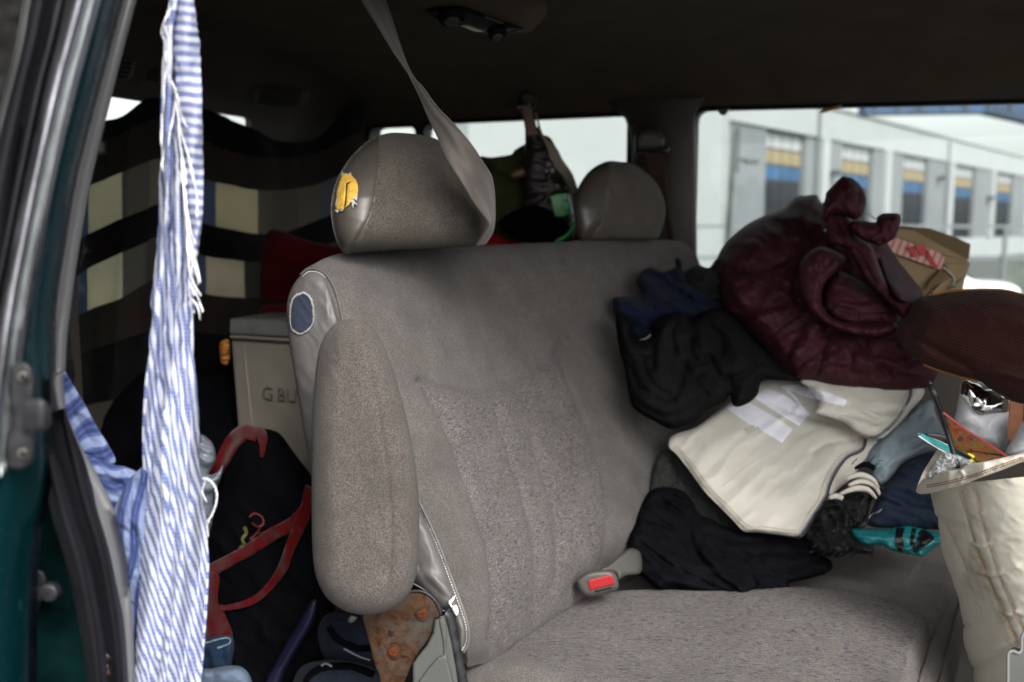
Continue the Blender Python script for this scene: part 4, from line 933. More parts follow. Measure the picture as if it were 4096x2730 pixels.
co = Z26([(885, 732), (930, 715), (950, 690), (990, 690), (1012, 770), (1060, 960), (1110, 1250), (1160, 1600), (655, 1600), (655, 1190), (720, 1100), (800, 1000), (868, 870)])
cv, cvs = blob('plastic_cover', co, 1.222, M['plast'], bench, .006, .01, 4, 4, sharp=True)
blob('raised_rib', Z26([(915, 1125), (985, 1100), (1000, 1060), (1060, 1300), (1130, 1600), (700, 1600), (720, 1370), (800, 1260)]), 1.2165, M['plast'], cv, .006, .004, 4, 4, sharp=True)
blob('raised_rib', Z26([(925, 730), (985, 700), (1000, 760), (1020, 900), (1000, 1100), (975, 1085), (975, 1000)]), 1.2170, M['plast'], cv, .004, .004, 4, 3, sharp=True)
tube('frame_tube', [P(*w, 1.232) for w in Z26([(985, 665), (1025, 700), (1060, 830), (1110, 1050), (1150, 1250), (1185, 1420), (1210, 1700)])], .0075, M['steel'], bench, 12)
tube('wire', [P(*w, 1.236) for w in Z26([(650, 350), (760, 410), (860, 490), (930, 570), (970, 640), (1050, 625)])], .002, M['blk'], bench)
blob('side_bolster', Z26([(1050, 560), (1075, 700), (1110, 850), (1150, 1000), (1165, 1060), (1175, 1200), (1150, 1200), (1110, 1000), (1075, 850), (1055, 700)]), 1.25, M['vinyl'], bench, .01, .01, 12, 4)
blob('lever', Z26([(0, 690), (60, 690), (75, 720), (30, 760), (0, 765), (-25, 740)]), 1.25, M['plast'], bench, .006, .006, 5, 2.5)
# buckle with its stalk
bu = empty('seat_belt_buckle', P(1372, 1372, cd(1372, 1360)), 'grey seat belt buckle with red release button lying where backrest meets cushion', 'buckle')
bd_ = 1.525
bz_, bzs_ = blob('housing', Z5([(8, 1085), (55, 1050), (110, 1040), (165, 1040), (195, 1062), (205, 1100), (198, 1132), (140, 1152), (85, 1166), (45, 1162), (22, 1140), (8, 1110)]), bd_, plain('buckle_plastic', (.062, .058, .05), .5), bu, .013, .018, 12, 3)
blob('release_button', Z5([(60, 1095), (66, 1086), (165, 1060), (178, 1066), (188, 1108), (150, 1116), (92, 1130), (70, 1140)]), bd_-.0125, plain('red_button', (.30, .012, .015), .4, var=.03, bs=0), bu, .003, .003, 3, 2, sharp=True)
blob('latch_slot', Z5([(92, 1132), (172, 1112), (174, 1124), (96, 1146)]), bd_-.013, M['blk'], bu, .001, .001, 2, 2, sharp=True)
blob('stalk', Z5([(120, 1040), (160, 1010), (220, 960), (262, 935), (310, 960), (310, 1050), (240, 1065), (205, 1085), (190, 1055)]), [(150, 0, bd_), (1420, 1300, bd_+.03), (1470, 1280, bd_+.06)], plain('stalk_plastic', (.042, .040, .034), .5), bu, .01, .012, 10, 4)
# shoulder belt hanging from the roof in front of the near headrest
Lp = [(520, -120), (555, 0), (640, 140), (720, 270), (786, 372), (850, 500), (900, 620), (945, 715), (1000, 840), (1080, 960), (1150, 1070), (1208, 1150), (1212, 1190), (1155, 1285)]
Rp = [(640, -120), (680, 0), (722, 130), (768, 270), (812, 378), (872, 460), (945, 560), (1040, 655), (1120, 745), (1190, 850), (1235, 930), (1252, 1060), (1245, 1200), (1200, 1280)]
dd = [(1.56, 1.70), (1.52, 1.64), (1.47, 1.55), (1.44, 1.48), (1.425, 1.435), (1.42, 1.40), (1.41, 1.385), (1.395, 1.375), (1.375, 1.38), (1.365, 1.40), (1.375, 1.44), (1.40, 1.48), (1.42, 1.50), (1.46, 1.52)]
rows = [[(*a, x), (((a[0]+b[0])/2), ((a[1]+b[1])/2), (x+y)/2-.003), (*b, y)] for a, b, (x, y) in zip(Z3(Lp), Z3(Rp), dd)]
sb, _ = patch('shoulder_belt', rows, M['belt'], None, 14, 120, .0018, lambda q, uv: .0015*np.sin(uv[:, 0]*6.3*2))
tag(sb, 'twisted brown shoulder belt hanging from the roof across the near headrest', 'seat belt', 'shoulder belts')
# belt on the far pillar
rows = [[(*a, 2.61), (*b, 2.60)] for a, b in zip(Z23([(1500, 700), (1545, 850), (1640, 1050), (1690, 1250), (1740, 1520)]), Z23([(1690, 700), (1700, 850), (1720, 1050), (1740, 1250), (1790, 1520)]))]
sb2, _ = patch('shoulder_belt', rows, M['beltdark'], None, 8, 20, .003); tag(sb2, 'dark red-brown belt webbing coming out of the guide on the far window pillar', 'seat belt', 'shoulder belts')

# ================================================================== THINGS BEHIND THE BENCH
def dB(u): return float(np.interp(u, [60, 130, 368, 600, 800, 840], [1.86, 2.0, 2.28, 2.58, 2.95, 3.05]))
cu = [60, 130, 201, 240, 281, 330, 368, 410, 467, 530, 592, 650, 730, 800, 838]
L = {0: [320, 303, 283, 278, 268, 232, 226, 238, 250, 276, 302, 327, 318, 248, 232],
     1: [395, 372, 343, 325, 307, 283, 270, 290, 322, 349, 361, 363, 352, 314, 300],
     2: [510, 470, 430, 415, 396, 376, 365, 385, 411, 427, 437, 437, 424, 392, 380],
     3: [610, 572, 540, 522, 502, 484, 471, 492, 514, 529, 538, 534, 506, 480, 470],
     4: [700, 662, 620, 600, 580, 560, 545, 565, 588, 598, 603, 596, 570, 545, 535],
     5: [790, 752, 716, 700, 684, 655, 640, 655, 675, 684, 684, 676, 650, 625, 615],
     6: [880, 840, 808, 795, 780, 765, 750, 758, 765, 772, 775, 766, 740, 715, 700],
     7: [980, 960, 940, 930, 920, 910, 900, 900, 900, 900, 895, 880, 860, 830, 820]}
rows = [[(u, L[k][i], dB(u)+.035*math.sin(u/34.+k*.25)*(.4+.15*k) - .02*k*.3) for i, u in enumerate(cu)] for k in range(8)]
uvr = [[(u/1000., k) for u in cu] for k in range(8)]
bl, _ = patch('hanging_blanket', rows, M['blanket'], None, 120, 90, .004, lambda q, uv: wrinkle(q[:, 0], q[:, 1], .012, 60, 4, 1.5, 3), uvr=uvr)
tag(bl, 'black, brown and cream checked blanket hung as a curtain across the rear windows', 'blanket')
def thing(name, loc, label, cat, group=None): return empty(name, loc, label, cat, group)
# storage bin
bn = thing('storage_bin', P(640, 1100, 2.0), 'dirty off-white plastic bin with grey lid behind the bench, lettered in grey', 'bin')
q = [(527, 772), (735, 786), (790, 1240), (560, 1200)]
def slab(name, q, d, ext, mat, parent, bev=.008): return prism(name, [P(u, v, dd_) for (u, v), dd_ in zip(q, d)], ext, mat, parent, bev)
slab('body', q, (1.95, 1.87, 1.84, 1.92), (.13, .42, 0), M['bin'], bn, .012)
slab('lid', [(524, 732), (748, 740), (752, 782), (523, 770)], (1.94, 1.86, 1.85, 1.93), (.14, .44, 0), M['lid'], bn, .010)
slab('lid_rim', [(527, 770), (738, 783), (739, 790), (528, 778)], (1.935, 1.853, 1.853, 1.935), (.13, .40, 0), M['bin'], bn, .002)
def text(name, s, p, ax, up, size, mat, parent, depth=.0006):
    cu_ = bpy.data.curves.new(name, 'FONT'); cu_.body = s; cu_.size = size; cu_.extrude = depth; o = bpy.data.objects.new('tmp', cu_); COL.objects.link(o)
    bpy.context.view_layer.update(); me = bpy.data.meshes.new_from_object(o.evaluated_get(bpy.context.evaluated_depsgraph_get())); bpy.data.objects.remove(o)
    ax = Vector(ax).normalized(); up = Vector(up); up = (up-ax*up.dot(ax)).normalized(); n_ = ax.cross(up)
    V_ = [Vector(p)+ax*v.co.x+up*v.co.y+n_*v.co.z for v in me.vertices]; F_ = [list(f.vertices) for f in me.polygons]; bpy.data.meshes.remove(me)
    return mesh(name, V_, F_, mat, parent, smooth=False)
a, b, c, d_ = [P(u, v, dd_) for (u, v), dd_ in zip(q, (1.95, 1.87, 1.84, 1.92))]
def onbin(x, y): return a*(1-x)*(1-y)+b*x*(1-y)+c*x*y+d_*(1-x)*y
for s_, x in (('G', .31), ('B', .47), ('U', .57), ('T', .68)):
    text('lettering', s_, onbin(x, .32)+V3((0, -.004, 0)), b-a, a-d_, .040, M['ink'], bn)
tube('moulded_rib', [onbin(.16, .03)+V3((0, -.001, 0)), onbin(.19, .97)+V3((0, -.001, 0))], .003, M['bin'], bn)
# red and black duffel
df_ = thing('duffel_bag', P(600, 1500, 1.75), 'black duffel bag with bright red straps standing behind the bench', 'bag')
body = [(545, 992), (575, 984), (602, 985), (640, 995), (668, 1030), (690, 1060), (716, 1095), (760, 1180), (770, 1400), (740, 1530), (640, 1640), (500, 1640), (440, 1500), (440, 1300), (470, 1180), (500, 1120), (520, 1050)]
dfo, dfs = blob('body', body, [(450, 1000, 1.78), (700, 1000, 1.72), (600, 1500, 1.62)], M['bagblack'], df_, .08, .12, 120, 9, wr=[dict(amp=.014, L=50, stretch=2, th=.9, seed=21)], folds=[([(480, 1270), (560, 1240), (700, 1150)], 10, -.006)])
def ribbon(name, pts, w, surf, mat, parent, lift=.006, th=.003):
    p = resample(cr(pts, 6), 8); t = np.gradient(p, axis=0); t /= np.linalg.norm(t, axis=1)[:, None]; nn = np.stack([-t[:, 1], t[:, 0]], -1)
    ww = np.interp(np.linspace(0, 1, len(p)), np.linspace(0, 1, len(w)), w) if hasattr(w, '__len__') else np.full(len(p), w)
    f = surf if callable(surf) else (lambda u, v: [surf])
    rows_ = []
    for a_, n_, w_ in zip(p, nn, ww):
        l, r = a_-n_*w_/2, a_+n_*w_/2; rows_.append([(*x, float(f(*x)[0])-lift) for x in (l, a_, r)])
    return patch(name, rows_, mat, parent, 6, len(rows_)*2, th)[0]
ribbon('strap', [(480, 1110), (505, 1070), (530, 1020), (562, 992), (590, 1000)], [24, 26, 30, 34, 30], dfs, M['red'], df_, .012)
ribbon('strap', [(585, 990), (600, 995), (604, 1025), (600, 1050)], [20, 24, 14, 6], dfs, M['red'], df_, .010)
ribbon('strap', [(455, 1330), (500, 1302), (560, 1270), (620, 1232), (680, 1195), (722, 1140)], [30, 26, 26, 30, 26, 30], dfs, M['red'], df_)
ribbon('strap', [(480, 1398), (530, 1396), (590, 1375), (640, 1320), (670, 1250), (700, 1180), (720, 1120)], [8, 14, 16, 20, 24, 30, 34], dfs, M['red'], df_, .012)
blob('red_flap', [(440, 1330), (500, 1320), (500, 1380), (520, 1420), (530, 1470), (440, 1470)], lambda u, v: dfs(u, v)-.012, M['red'], df_, .006, .004, 20, 6)
grn = plain('yellow_green_ink', (.07, .08, .01), .7); rdi = plain('dull_red_ink', (.10, .006, .004), .7)
for pts, w, mt in (([(560, 1212), (566, 1225), (556, 1240), (562, 1252)], 7, grn), ([(553, 1254), (560, 1262)], 14, grn), ([(572, 1190), (585, 1180), (603, 1190), (604, 1205), (590, 1212), (578, 1202)], 4, rdi), ([(575, 1240), (590, 1225), (598, 1212)], 5, rdi), ([(590, 1228), (612, 1222)], 3, rdi)):
    ribbon('embroidery', pts, w, dfs, mt, df_, .0035, .001)
# red cloth heap behind the bench + red bag between the headrests
rd, _ = blob('red_bag', [(615, 535), (645, 530), (690, 548), (760, 565), (830, 580), (860, 640), (800, 760), (700, 730), (640, 715), (600, 690), (600, 600)], 2.32, M['reddark'], None, .05, .1, 60, 8, wr=[dict(amp=.02, L=50, seed=4)]); tag(rd, 'dark red soft bag lying behind the bench below the checked blanket', 'bag')
rd2, _ = blob('red_pouch', [(700, 700), (640, 700), (600, 705), (610, 740), (680, 735), (740, 745)], 2.1, M['reddark'], None, .03, .05, 20, 6); tag(rd2, 'small red cloth pouch just above the lid of the white bin', 'pouch')
rd3, _ = blob('red_blanket', [(1100, 540), (1135, 512), (1180, 520), (1240, 545), (1290, 550), (1310, 520), (1340, 520), (1360, 640), (1250, 680), (1100, 660), (1080, 600)], 2.55, cloth('bright_red_cloth', (.26, .012, .012), 600), None, .04, .08, 30, 7, wr=[dict(amp=.02, L=40, seed=5)]); tag(rd3, 'bright red cloth showing between the two headrests over the bench back', 'cloth')
# dark filler heap: black bags on the floor behind the bench
hb_, _ = blob('black_bag', [(300, 880), (380, 840), (470, 860), (530, 830), (560, 960), (600, 1100), (560, 1300), (500, 1600), (250, 1640), (150, 1300), (180, 1050)], 2.1, M['bagblack'], None, .08, .15, 120, 12, wr=[dict(amp=.03, L=70, seed=9)]); tag(hb_, 'large black bag in shadow between the striped scarf and the white bin', 'bag')
pb, _ = blob('plastic_bag', [(455, 1005), (480, 1010), (493, 1030), (496, 1060), (480, 1090), (500, 1085), (512, 1068), (508, 1100), (492, 1140), (490, 1190), (480, 1260), (450, 1260), (430, 1100)], 1.68, M['pbag'], None, .03, .04, 30, 5, wr=[dict(amp=.012, L=20, seed=8)]); tag(pb, 'crumpled pale translucent plastic bag beside the hanging striped scarf', 'plastic bag')
ob, _ = blob('orange_cord_bundle', [(505, 790), (525, 780), (530, 800), (525, 838), (508, 835)], 2.0, M['orange'], None, .02, .02, 10, 4, wr=[dict(amp=.02, L=9, seed=3)]); tag(ob, 'small orange bundle left of the white bin', 'bundle')
jn, jns = blob('jeans', [(440, 1480), (470, 1470), (500, 1462), (525, 1460), (536, 1466), (538, 1490), (534, 1515), (530, 1550), (510, 1580), (440, 1600)], 1.55, M['jeans'], None, .03, .04, 25, 5, wr=[dict(amp=.02, L=22, th=1.2, seed=7)]); tag(jn, 'faded blue jeans rolled up at the lower left beside the scarf', 'jeans')
ribbon('hem_stitching', [(470, 1478), (500, 1470), (525, 1466), (528, 1478), (500, 1490)], 3, jns, M['ltdenim'], jn, .004, .001)
pl, _ = blob('pale_shirt', [(450, 1550), (490, 1536), (530, 1530), (560, 1536), (580, 1570), (590, 1660), (430, 1660)], 1.5, M['paleblue'], None, .03, .04, 30, 6, wr=[dict(amp=.015, L=30, seed=7)]); tag(pl, 'pale blue cloth crumpled at the very bottom below the rolled jeans', 'shirt')
sh0, _ = blob('grey_shoe', [(540, 1530), (570, 1518), (600, 1522), (616, 1545), (618, 1600), (600, 1660), (540, 1660)], 1.58, M['mesh'], None, .03, .04, 30, 6); tag(sh0, 'grey ribbed shoe tip at the bottom beside the pale blue cloth', 'shoe')
um, ums = blob('folded_umbrella', [(610, 1568), (640, 1510), (680, 1440), (716, 1380), (730, 1390), (716, 1440), (680, 1500), (650, 1560), (630, 1640), (600, 1640)], 1.5, M['purple'], None, .02, .02, 14, 5, folds=[([(640, 1530), (680, 1460), (720, 1395)], 4, -.004)]); tag(um, 'folded blue and purple umbrella leaning on the black bag at bottom', 'umbrella')
for k, (pts, d, lab) in enumerate((([(740, 1420), (780, 1405), (830, 1418), (870, 1480), (900, 1560), (880, 1640), (780, 1600), (745, 1520), (728, 1460)], 1.56, 'upper black and navy sports shoe behind the rusty hinge bracket'), ([(690, 1535), (740, 1518), (800, 1520), (860, 1535), (900, 1568), (900, 1680), (680, 1680), (670, 1590)], 1.48, 'lower navy mesh sports shoe at the bottom edge left of the bracket'))):
    t = thing('sports_shoe', P(800, 1600, d), lab, 'shoe', 'sports shoes behind the bench'); o, s_ = blob('upper', pts, d, M['mesh'], t, .05, .05, 50, 6, wr=[dict(amp=.006, L=20, seed=k)])
    ribbon('collar', [(x, y) for x, y in (([(755, 1440), (775, 1470), (820, 1490), (860, 1488)] if k == 0 else [(700, 1568), (730, 1538), (800, 1530), (860, 1550)]))], 14, s_, M['bagblack'], t, .006)
    ribbon('lettering', ([(790, 1492), (822, 1508), (850, 1518)] if k == 0 else [(738, 1530), (748, 1524), (762, 1532)]), 4, s_, M['conc'], t, .008, .001)
# olive rucksack, stringed instrument, green box and strap behind the bench
ol, ols = blob('olive_rucksack', Z23([(40, 740), (150, 740), (320, 715), (350, 680), (420, 635), (470, 610), (560, 560), (600, 540), (670, 560), (720, 640), (800, 790), (900, 1000), (900, 1120), (840, 1400), (500, 1500), (150, 1450), (100, 1100), (130, 900)]), 2.52, M['olive'], None, .04, .1, 60, 6, wr=[dict(amp=.02, L=40, seed=2)], folds=[(Z23([(190, 1130), (300, 900), (420, 700)]), 4, -.008)]); tag(ol, 'olive canvas rucksack standing behind the bench between the headrests', 'rucksack')
gt = thing('leather_bag', P(1220, 540, 2.45), 'dark brown leather bag with metal studs hanging by its strap from the ceiling hook', 'bag')
go, gos = blob('body', Z23([(450, 560), (460, 480), (570, 470), (600, 560), (700, 740), (780, 880), (860, 1040), (880, 1200), (860, 1500), (460, 1520), (420, 1200), (430, 900), (445, 700)]), 2.44, M['brownd'], gt, .03, .05, 30, 5, wr=[dict(amp=.012, L=24, seed=6)])
rows = [[(*a_, 2.40), (*b_, 2.40)] for a_, b_ in zip(Z23([(405, 270), (420, 340), (440, 430), (460, 560), (480, 640)]), Z23([(500, 270), (520, 340), (540, 420), (575, 540), (600, 600)]))]
patch('strap', rows[:4], M['brownl'], gt, 6, 14, .008)
ribbon('strap_edge', Z23([(545, 340), (570, 440), (600, 540), (680, 650), (740, 780), (830, 900), (900, 1060)]), [4, 5, 8, 26, 24, 22, 16], 2.42, M['khaki'], gt, .0, .006)
for x, y, r in ((395, 288, .0055), (480, 262, .005), (655, 800, .008), (690, 855, .008), (735, 998, .006), (815, 1010, .004), (640, 860, .006), (475, 1440, .004)): disc('stud', P(*Z23([(x, y)])[0], 2.39), (0, -1, .1), r, .003, M['screw'], gt, 12)
blob('brown_tab', Z23([(300, 900), (360, 850), (440, 840), (440, 910), (350, 930)]), 2.40, M['brownl'], gt, .01, .01, 8, 4)
gb = thing('green_box', P(1290, 490, 2.35), 'small bright green plastic box with pale cap beside the far headrest', 'box')
slab('case', Z23([(668, 1090), (740, 1065), (825, 1062), (848, 1180), (862, 1255), (780, 1275), (715, 1270)]), (2.36,)*7, (.01, .05, 0), M['lime'], gb, .003); slab('cap', Z23([(780, 1070), (822, 1065), (835, 1110), (795, 1120)]), (2.352,)*4, (0, .01, 0), plain('pale_green_cap', (.12, .5, .22), .3), gb, .002); slab('cap', Z23([(800, 1150), (850, 1140), (862, 1200), (822, 1215)]), (2.352,)*4, (0, .01, 0), plain('teal_cap', (.05, .45, .30), .3), gb, .002)
gc = tube('climbing_rope', [P(*w, 2.36) for w in Z23([(890, 1320), (870, 1380), (820, 1440), (745, 1490), (700, 1540)])], .006, M['lime'], None, 8); tag(gc, 'bright green rope curling down beside the far headrest', 'rope')
mg = blob('black_camera', Z23([(210, 1320), (400, 1200), (600, 1180), (760, 1280), (860, 1360), (800, 1440), (740, 1490), (600, 1510), (420, 1490), (300, 1420)]), 2.38, M['bagblack'], None, .03, .04, 20, 5, wr=[dict(amp=.015, L=18, seed=6)])[0]; tag(mg, 'black pouch with glinting buckles just above the bench back between headrests', 'pouch'); mg.name = 'black_pouch'

# ================================================================== CLOTHES AND THINGS ON THE BENCH
def cl(*a, **k): return blob(*a, **k)
# cardboard box
cbx = thing('cardboard_box', P(2120, 700, 2.3), 'battered open cardboard box with red and white label behind the maroon jacket', 'box')
BX = lambda pts, ds: [P(*w, d) for w, d in zip(Z31(pts), ds)]
prism('front_panel', BX([(380, 480), (620, 240), (1000, 380), (1300, 480), (1590, 640), (1630, 700), (1560, 900), (1500, 1200), (700, 1200), (400, 800)], [2.22]*10), (.05, .22, -.01), M['card'], cbx, .003)
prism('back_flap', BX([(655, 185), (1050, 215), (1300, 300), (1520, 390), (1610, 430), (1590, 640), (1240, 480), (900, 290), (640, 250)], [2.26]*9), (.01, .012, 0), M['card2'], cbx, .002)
prism('inner_flap', BX([(640, 230), (860, 250), (1260, 470), (1590, 640), (1500, 630), (1230, 560), (820, 400), (590, 330)], [2.215]*8), (.004, .006, 0), M['card'], cbx)
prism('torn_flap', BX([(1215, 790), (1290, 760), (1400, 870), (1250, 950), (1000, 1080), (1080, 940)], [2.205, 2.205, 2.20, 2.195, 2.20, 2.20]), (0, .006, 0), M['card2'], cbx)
prism('crushed_side', BX([(1270, 700), (1600, 690), (1570, 860), (1410, 1000), (1380, 1180), (1010, 1180), (1250, 940), (1410, 870)], [2.205]*8), (0, .01, 0), M['card'], cbx, .003)
lb = BX([(590, 335), (860, 425), (1200, 540), (1280, 620), (1230, 780), (980, 690), (650, 570), (370, 480)], [2.208, 2.208, 2.208, 2.206, 2.203, 2.205, 2.207, 2.208]); o = prism('printed_label', lb, (0, .003, 0), M['label'], cbx)
lp_ = Z31([(590, 335), (860, 425), (1200, 540), (1280, 620), (1230, 780), (980, 690), (650, 570), (370, 480)]); uvv = [((u-2010)/160, (v-540)/60) for u, v in lp_]*2
ul = o.data.uv_layers.new(name='UVMap'); li = np.zeros(len(o.data.loops), int); o.data.loops.foreach_get('vertex_index', li); ul.data.foreach_set('uv', np.array(uvv)[li].astype(np.float32).ravel())
for pts in ([(760, 460), (850, 470), (920, 590), (880, 620), (830, 560)], [(870, 440), (960, 450), (1030, 480), (1060, 580), (960, 590), (900, 500)], [(1020, 480), (1080, 560), (1190, 750), (1130, 740), (1040, 600)]):
    prism('red_print', BX(pts, [2.2]*len(pts)), (0, .0006, 0), M['redink'], cbx)
tube('packing_string', BX([(1255, 740), (1330, 800), (1405, 880), (1410, 960), (1385, 1050)], [2.195]*5), .0022, M['ziptape'], cbx)
for pts in ([(1420, 950), (1530, 870), (1520, 900), (1430, 980)], [(1350, 990), (1450, 985), (1400, 1040), (1340, 1040)]): prism('green_print', BX(pts, [2.192]*4), (0, .0008, 0), M['greenink'], cbx)

# maroon down jacket
jk = thing('down_jacket', P(1880, 860, 2.0), 'shiny maroon down jacket knotted and heaped against the far window', 'jacket')
jd = [(1650, 700, 2.12), (2100, 700, 2.02), (1850, 860, 1.92)]
jb = Z4([(470, 1010), (480, 960), (510, 900), (560, 845), (640, 780), (730, 735), (820, 700), (890, 640), (950, 630), (1003, 628), (1025, 665), (1080, 690), (1180, 740), (1300, 780), (1360, 860), (1420, 960), (1500, 1060), (1560, 1150), (1560, 1300), (1640, 1450), (1600, 1620), (1400, 1660), (1100, 1640), (900, 1600), (820, 1540), (750, 1450), (690, 1385), (625, 1330), (590, 1280), (540, 1245), (505, 1205), (490, 1140), (472, 1080)])
q4 = lambda *p: Z4(p)
jf = [(q4((480, 1010), (600, 1030), (760, 1010), (880, 930)), 7, -.020), (q4((500, 1200), (640, 1230), (800, 1200), (900, 1130)), 7, -.020), (q4((640, 790), (760, 760), (900, 790), (960, 850)), 7, -.018), (q4((600, 1060), (700, 1110), (850, 1100)), 6, -.012), (q4((690, 1385), (780, 1340), (900, 1250), (960, 1180)), 8, -.022), (q4((820, 1540), (880, 1400), (960, 1260)), 7, -.016), (q4((1000, 1560), (1040, 1420), (1060, 1310)), 7, -.016), (q4((1180, 1560), (1190, 1420)), 7, -.014), (q4((1400, 1600), (1280, 1460), (1230, 1400)), 7, -.02),
      (q4((900, 880), (920, 960), (890, 1060), (900, 1200)), 8, -.03), (q4((560, 900), (700, 900), (850, 860)), 26, .012), (q4((600, 1130), (760, 1140), (860, 1060)), 24, .012), (q4((900, 1440), (960, 1350), (1000, 1260)), 24, .014), (q4((640, 1290), (760, 1260), (880, 1180)), 22, .010), (q4((1300, 1520), (1180, 1450), (1120, 1400)), 20, .012), (q4((700, 690), (800, 730), (930, 740)), 20, .012)]
cl('shell', jb, jd, M['down'], jk, H=.13, B=.10, Rr=110, sp=6, folds=jf, wr=[dict(amp=.022, L=46, stretch=3.4, th=.25, seed=31), dict(amp=.010, L=19, stretch=2.6, th=-.4, seed=37), dict(amp=.005, L=9, stretch=3.5, th=.9, seed=39)])
jd2 = [(1650, 700, 1.90), (2100, 700, 1.85), (1850, 860, 1.765)]
def roll(name, poly, dd_, mat, parent, H=.04, Rr=24, folds=(), amp=.010, L=20, th=0., st_=2.5, seed=0, sp=5, B=.04): return cl(name, Z4(poly), dd_, mat, parent, H=H, B=B, Rr=Rr, sp=sp, folds=folds, wr=[dict(amp=amp, L=L, stretch=st_, th=th, seed=seed)])
roll('sleeve', [(930, 960), (1010, 900), (1080, 915), (1150, 960), (1120, 1020), (1060, 1070), (1030, 1130), (1030, 1200), (1070, 1260), (1150, 1290), (1280, 1300), (1400, 1290), (1420, 1340), (1300, 1375), (1160, 1350), (1060, 1310), (980, 1250), (930, 1180), (910, 1100), (912, 1020)], jd2, M['down'], jk, .045, 26, [(q4((1090, 950), (1040, 1020), (1020, 1120), (1040, 1210)), 3, -.010)], .012, 17, .9, 2.5, 3)
roll('front_panel', [(1110, 1030), (1180, 1050), (1300, 1120), (1390, 1180), (1440, 1250), (1420, 1310), (1300, 1310), (1150, 1300), (1070, 1250), (1040, 1190), (1050, 1110)], [(1650, 700, 1.95), (2100, 700, 1.885), (1850, 860, 1.80)], M['down'], jk, .05, 36, [(q4((1080, 1210), (1250, 1240), (1400, 1230)), 5, -.014), (q4((1120, 1110), (1230, 1170), (1300, 1180)), 5, -.012), (q4((1150, 1180), (1280, 1190)), 4, -.010)], .012, 18, .2, 3, 5)
roll('sleeve', [(1050, 690), (1130, 720), (1180, 770), (1220, 850), (1290, 900), (1330, 1000), (1370, 1100), (1420, 1170), (1510, 1170), (1490, 1230), (1450, 1275), (1390, 1210), (1310, 1130), (1240, 1050), (1190, 960), (1140, 900), (1080, 890), (1035, 820), (1030, 740)], [(1650, 700, 1.87), (2100, 700, 1.82), (1850, 860, 1.735)], M['down'], jk, .045, 24, [(q4((1080, 720), (1130, 830), (1220, 920), (1290, 1050), (1400, 1180)), 4, -.014)], .010, 18, 1.0, 3, 7)
roll('hood', [(1050, 618), (1075, 590), (1130, 535), (1150, 532), (1195, 545), (1240, 590), (1262, 640), (1258, 690), (1235, 740), (1200, 760), (1150, 740), (1080, 730), (1030, 760), (1025, 700), (1045, 650)], [(1900, 450, 2.0), (1990, 480, 2.0), (1940, 520, 1.97)], M['down'], jk, .07, 40, [(q4((1130, 560), (1150, 620), (1130, 680)), 6, -.012), (q4((1230, 600), (1215, 680), (1190, 740)), 5, -.012)], .012, 22, 1., 2, 11)
roll('knot_end', [(1316, 745), (1345, 725), (1380, 723), (1430, 726), (1440, 755), (1432, 800), (1410, 850), (1370, 880), (1330, 895), (1290, 880), (1230, 860), (1170, 800), (1190, 765), (1250, 765), (1310, 770)], [(1900, 500, 1.96), (2050, 500, 1.93), (2000, 560, 1.90)], M['down'], jk, .05, 24, [(q4((1330, 760), (1320, 820), (1280, 850)), 5, -.012), (q4((1400, 750), (1370, 820), (1340, 870)), 4, -.010)], .012, 18, 1.2, 2, 13)
roll('side_fold', [(1330, 950), (1390, 980), (1430, 1020), (1480, 1090), (1530, 1130), (1560, 1150), (1530, 1180), (1480, 1190), (1420, 1160), (1370, 1080)], [(2000, 600, 1.98), (2130, 680, 1.92), (2060, 640, 1.94)], plain('maroon_side_nylon', (.045, .022, .03), .75, bs=.3, spec=.15), jk, .03, 20, (), .012, 18, .8, 3, 15)
dt = tube('drawstring', [P(*w, 1.96) for w in Z31([(215, 0), (280, 45), (350, 95)])], .0012, M['card'], jk)
blob('snap_button', Z4([(1036, 805), (1050, 805), (1052, 818), (1040, 822)]), 1.78, M['screw'], jk, .004, .003, 3, 2)
# maroon corduroy coat
cc = thing('corduroy_garment', P(2300, 860, 1.7), 'dark maroon corduroy garment with orange piping draped at the right edge', 'garment')
co_ = Z24([(720, 148), (660, 155), (630, 185), (600, 230), (560, 300), (500, 370), (487, 405), (510, 450), (560, 520), (620, 580), (700, 632), (800, 668), (950, 712), (1080, 745), (1140, 790), (1220, 838), (1300, 880), (1420, 905), (1700, 920), (1800, 500), (1700, 230), (1450, 170), (1387, 148), (1250, 112), (1050, 108), (850, 122)])
cd_ = [(2060, 760, 1.78), (2350, 680, 1.62), (2350, 900, 1.50)]
cco, ccs = cl('cloth', co_, cd_, M['cord'], cc, H=.06, B=.06, Rr=80, sp=6, folds=[(Z24([(600, 425), (700, 480), (850, 560), (960, 610), (1050, 700)]), 8, -.018), (Z24([(640, 200), (900, 270), (1100, 330)]), 30, .006), (Z24([(900, 700), (760, 600), (680, 540)]), 20, .010)], wr=[dict(amp=.014, L=60, stretch=3, th=.3, seed=5)])
for pts in ([(745, 142), (850, 118), (1050, 104), (1250, 108), (1387, 144), (1500, 180)], [(690, 628), (800, 668), (950, 714), (1065, 740)]):
    tube('orange_piping', [P(u, v, float(ccs(u, v+2)[0])-.004) for u, v in Z24(pts)], .0022, M['orange'], cc)
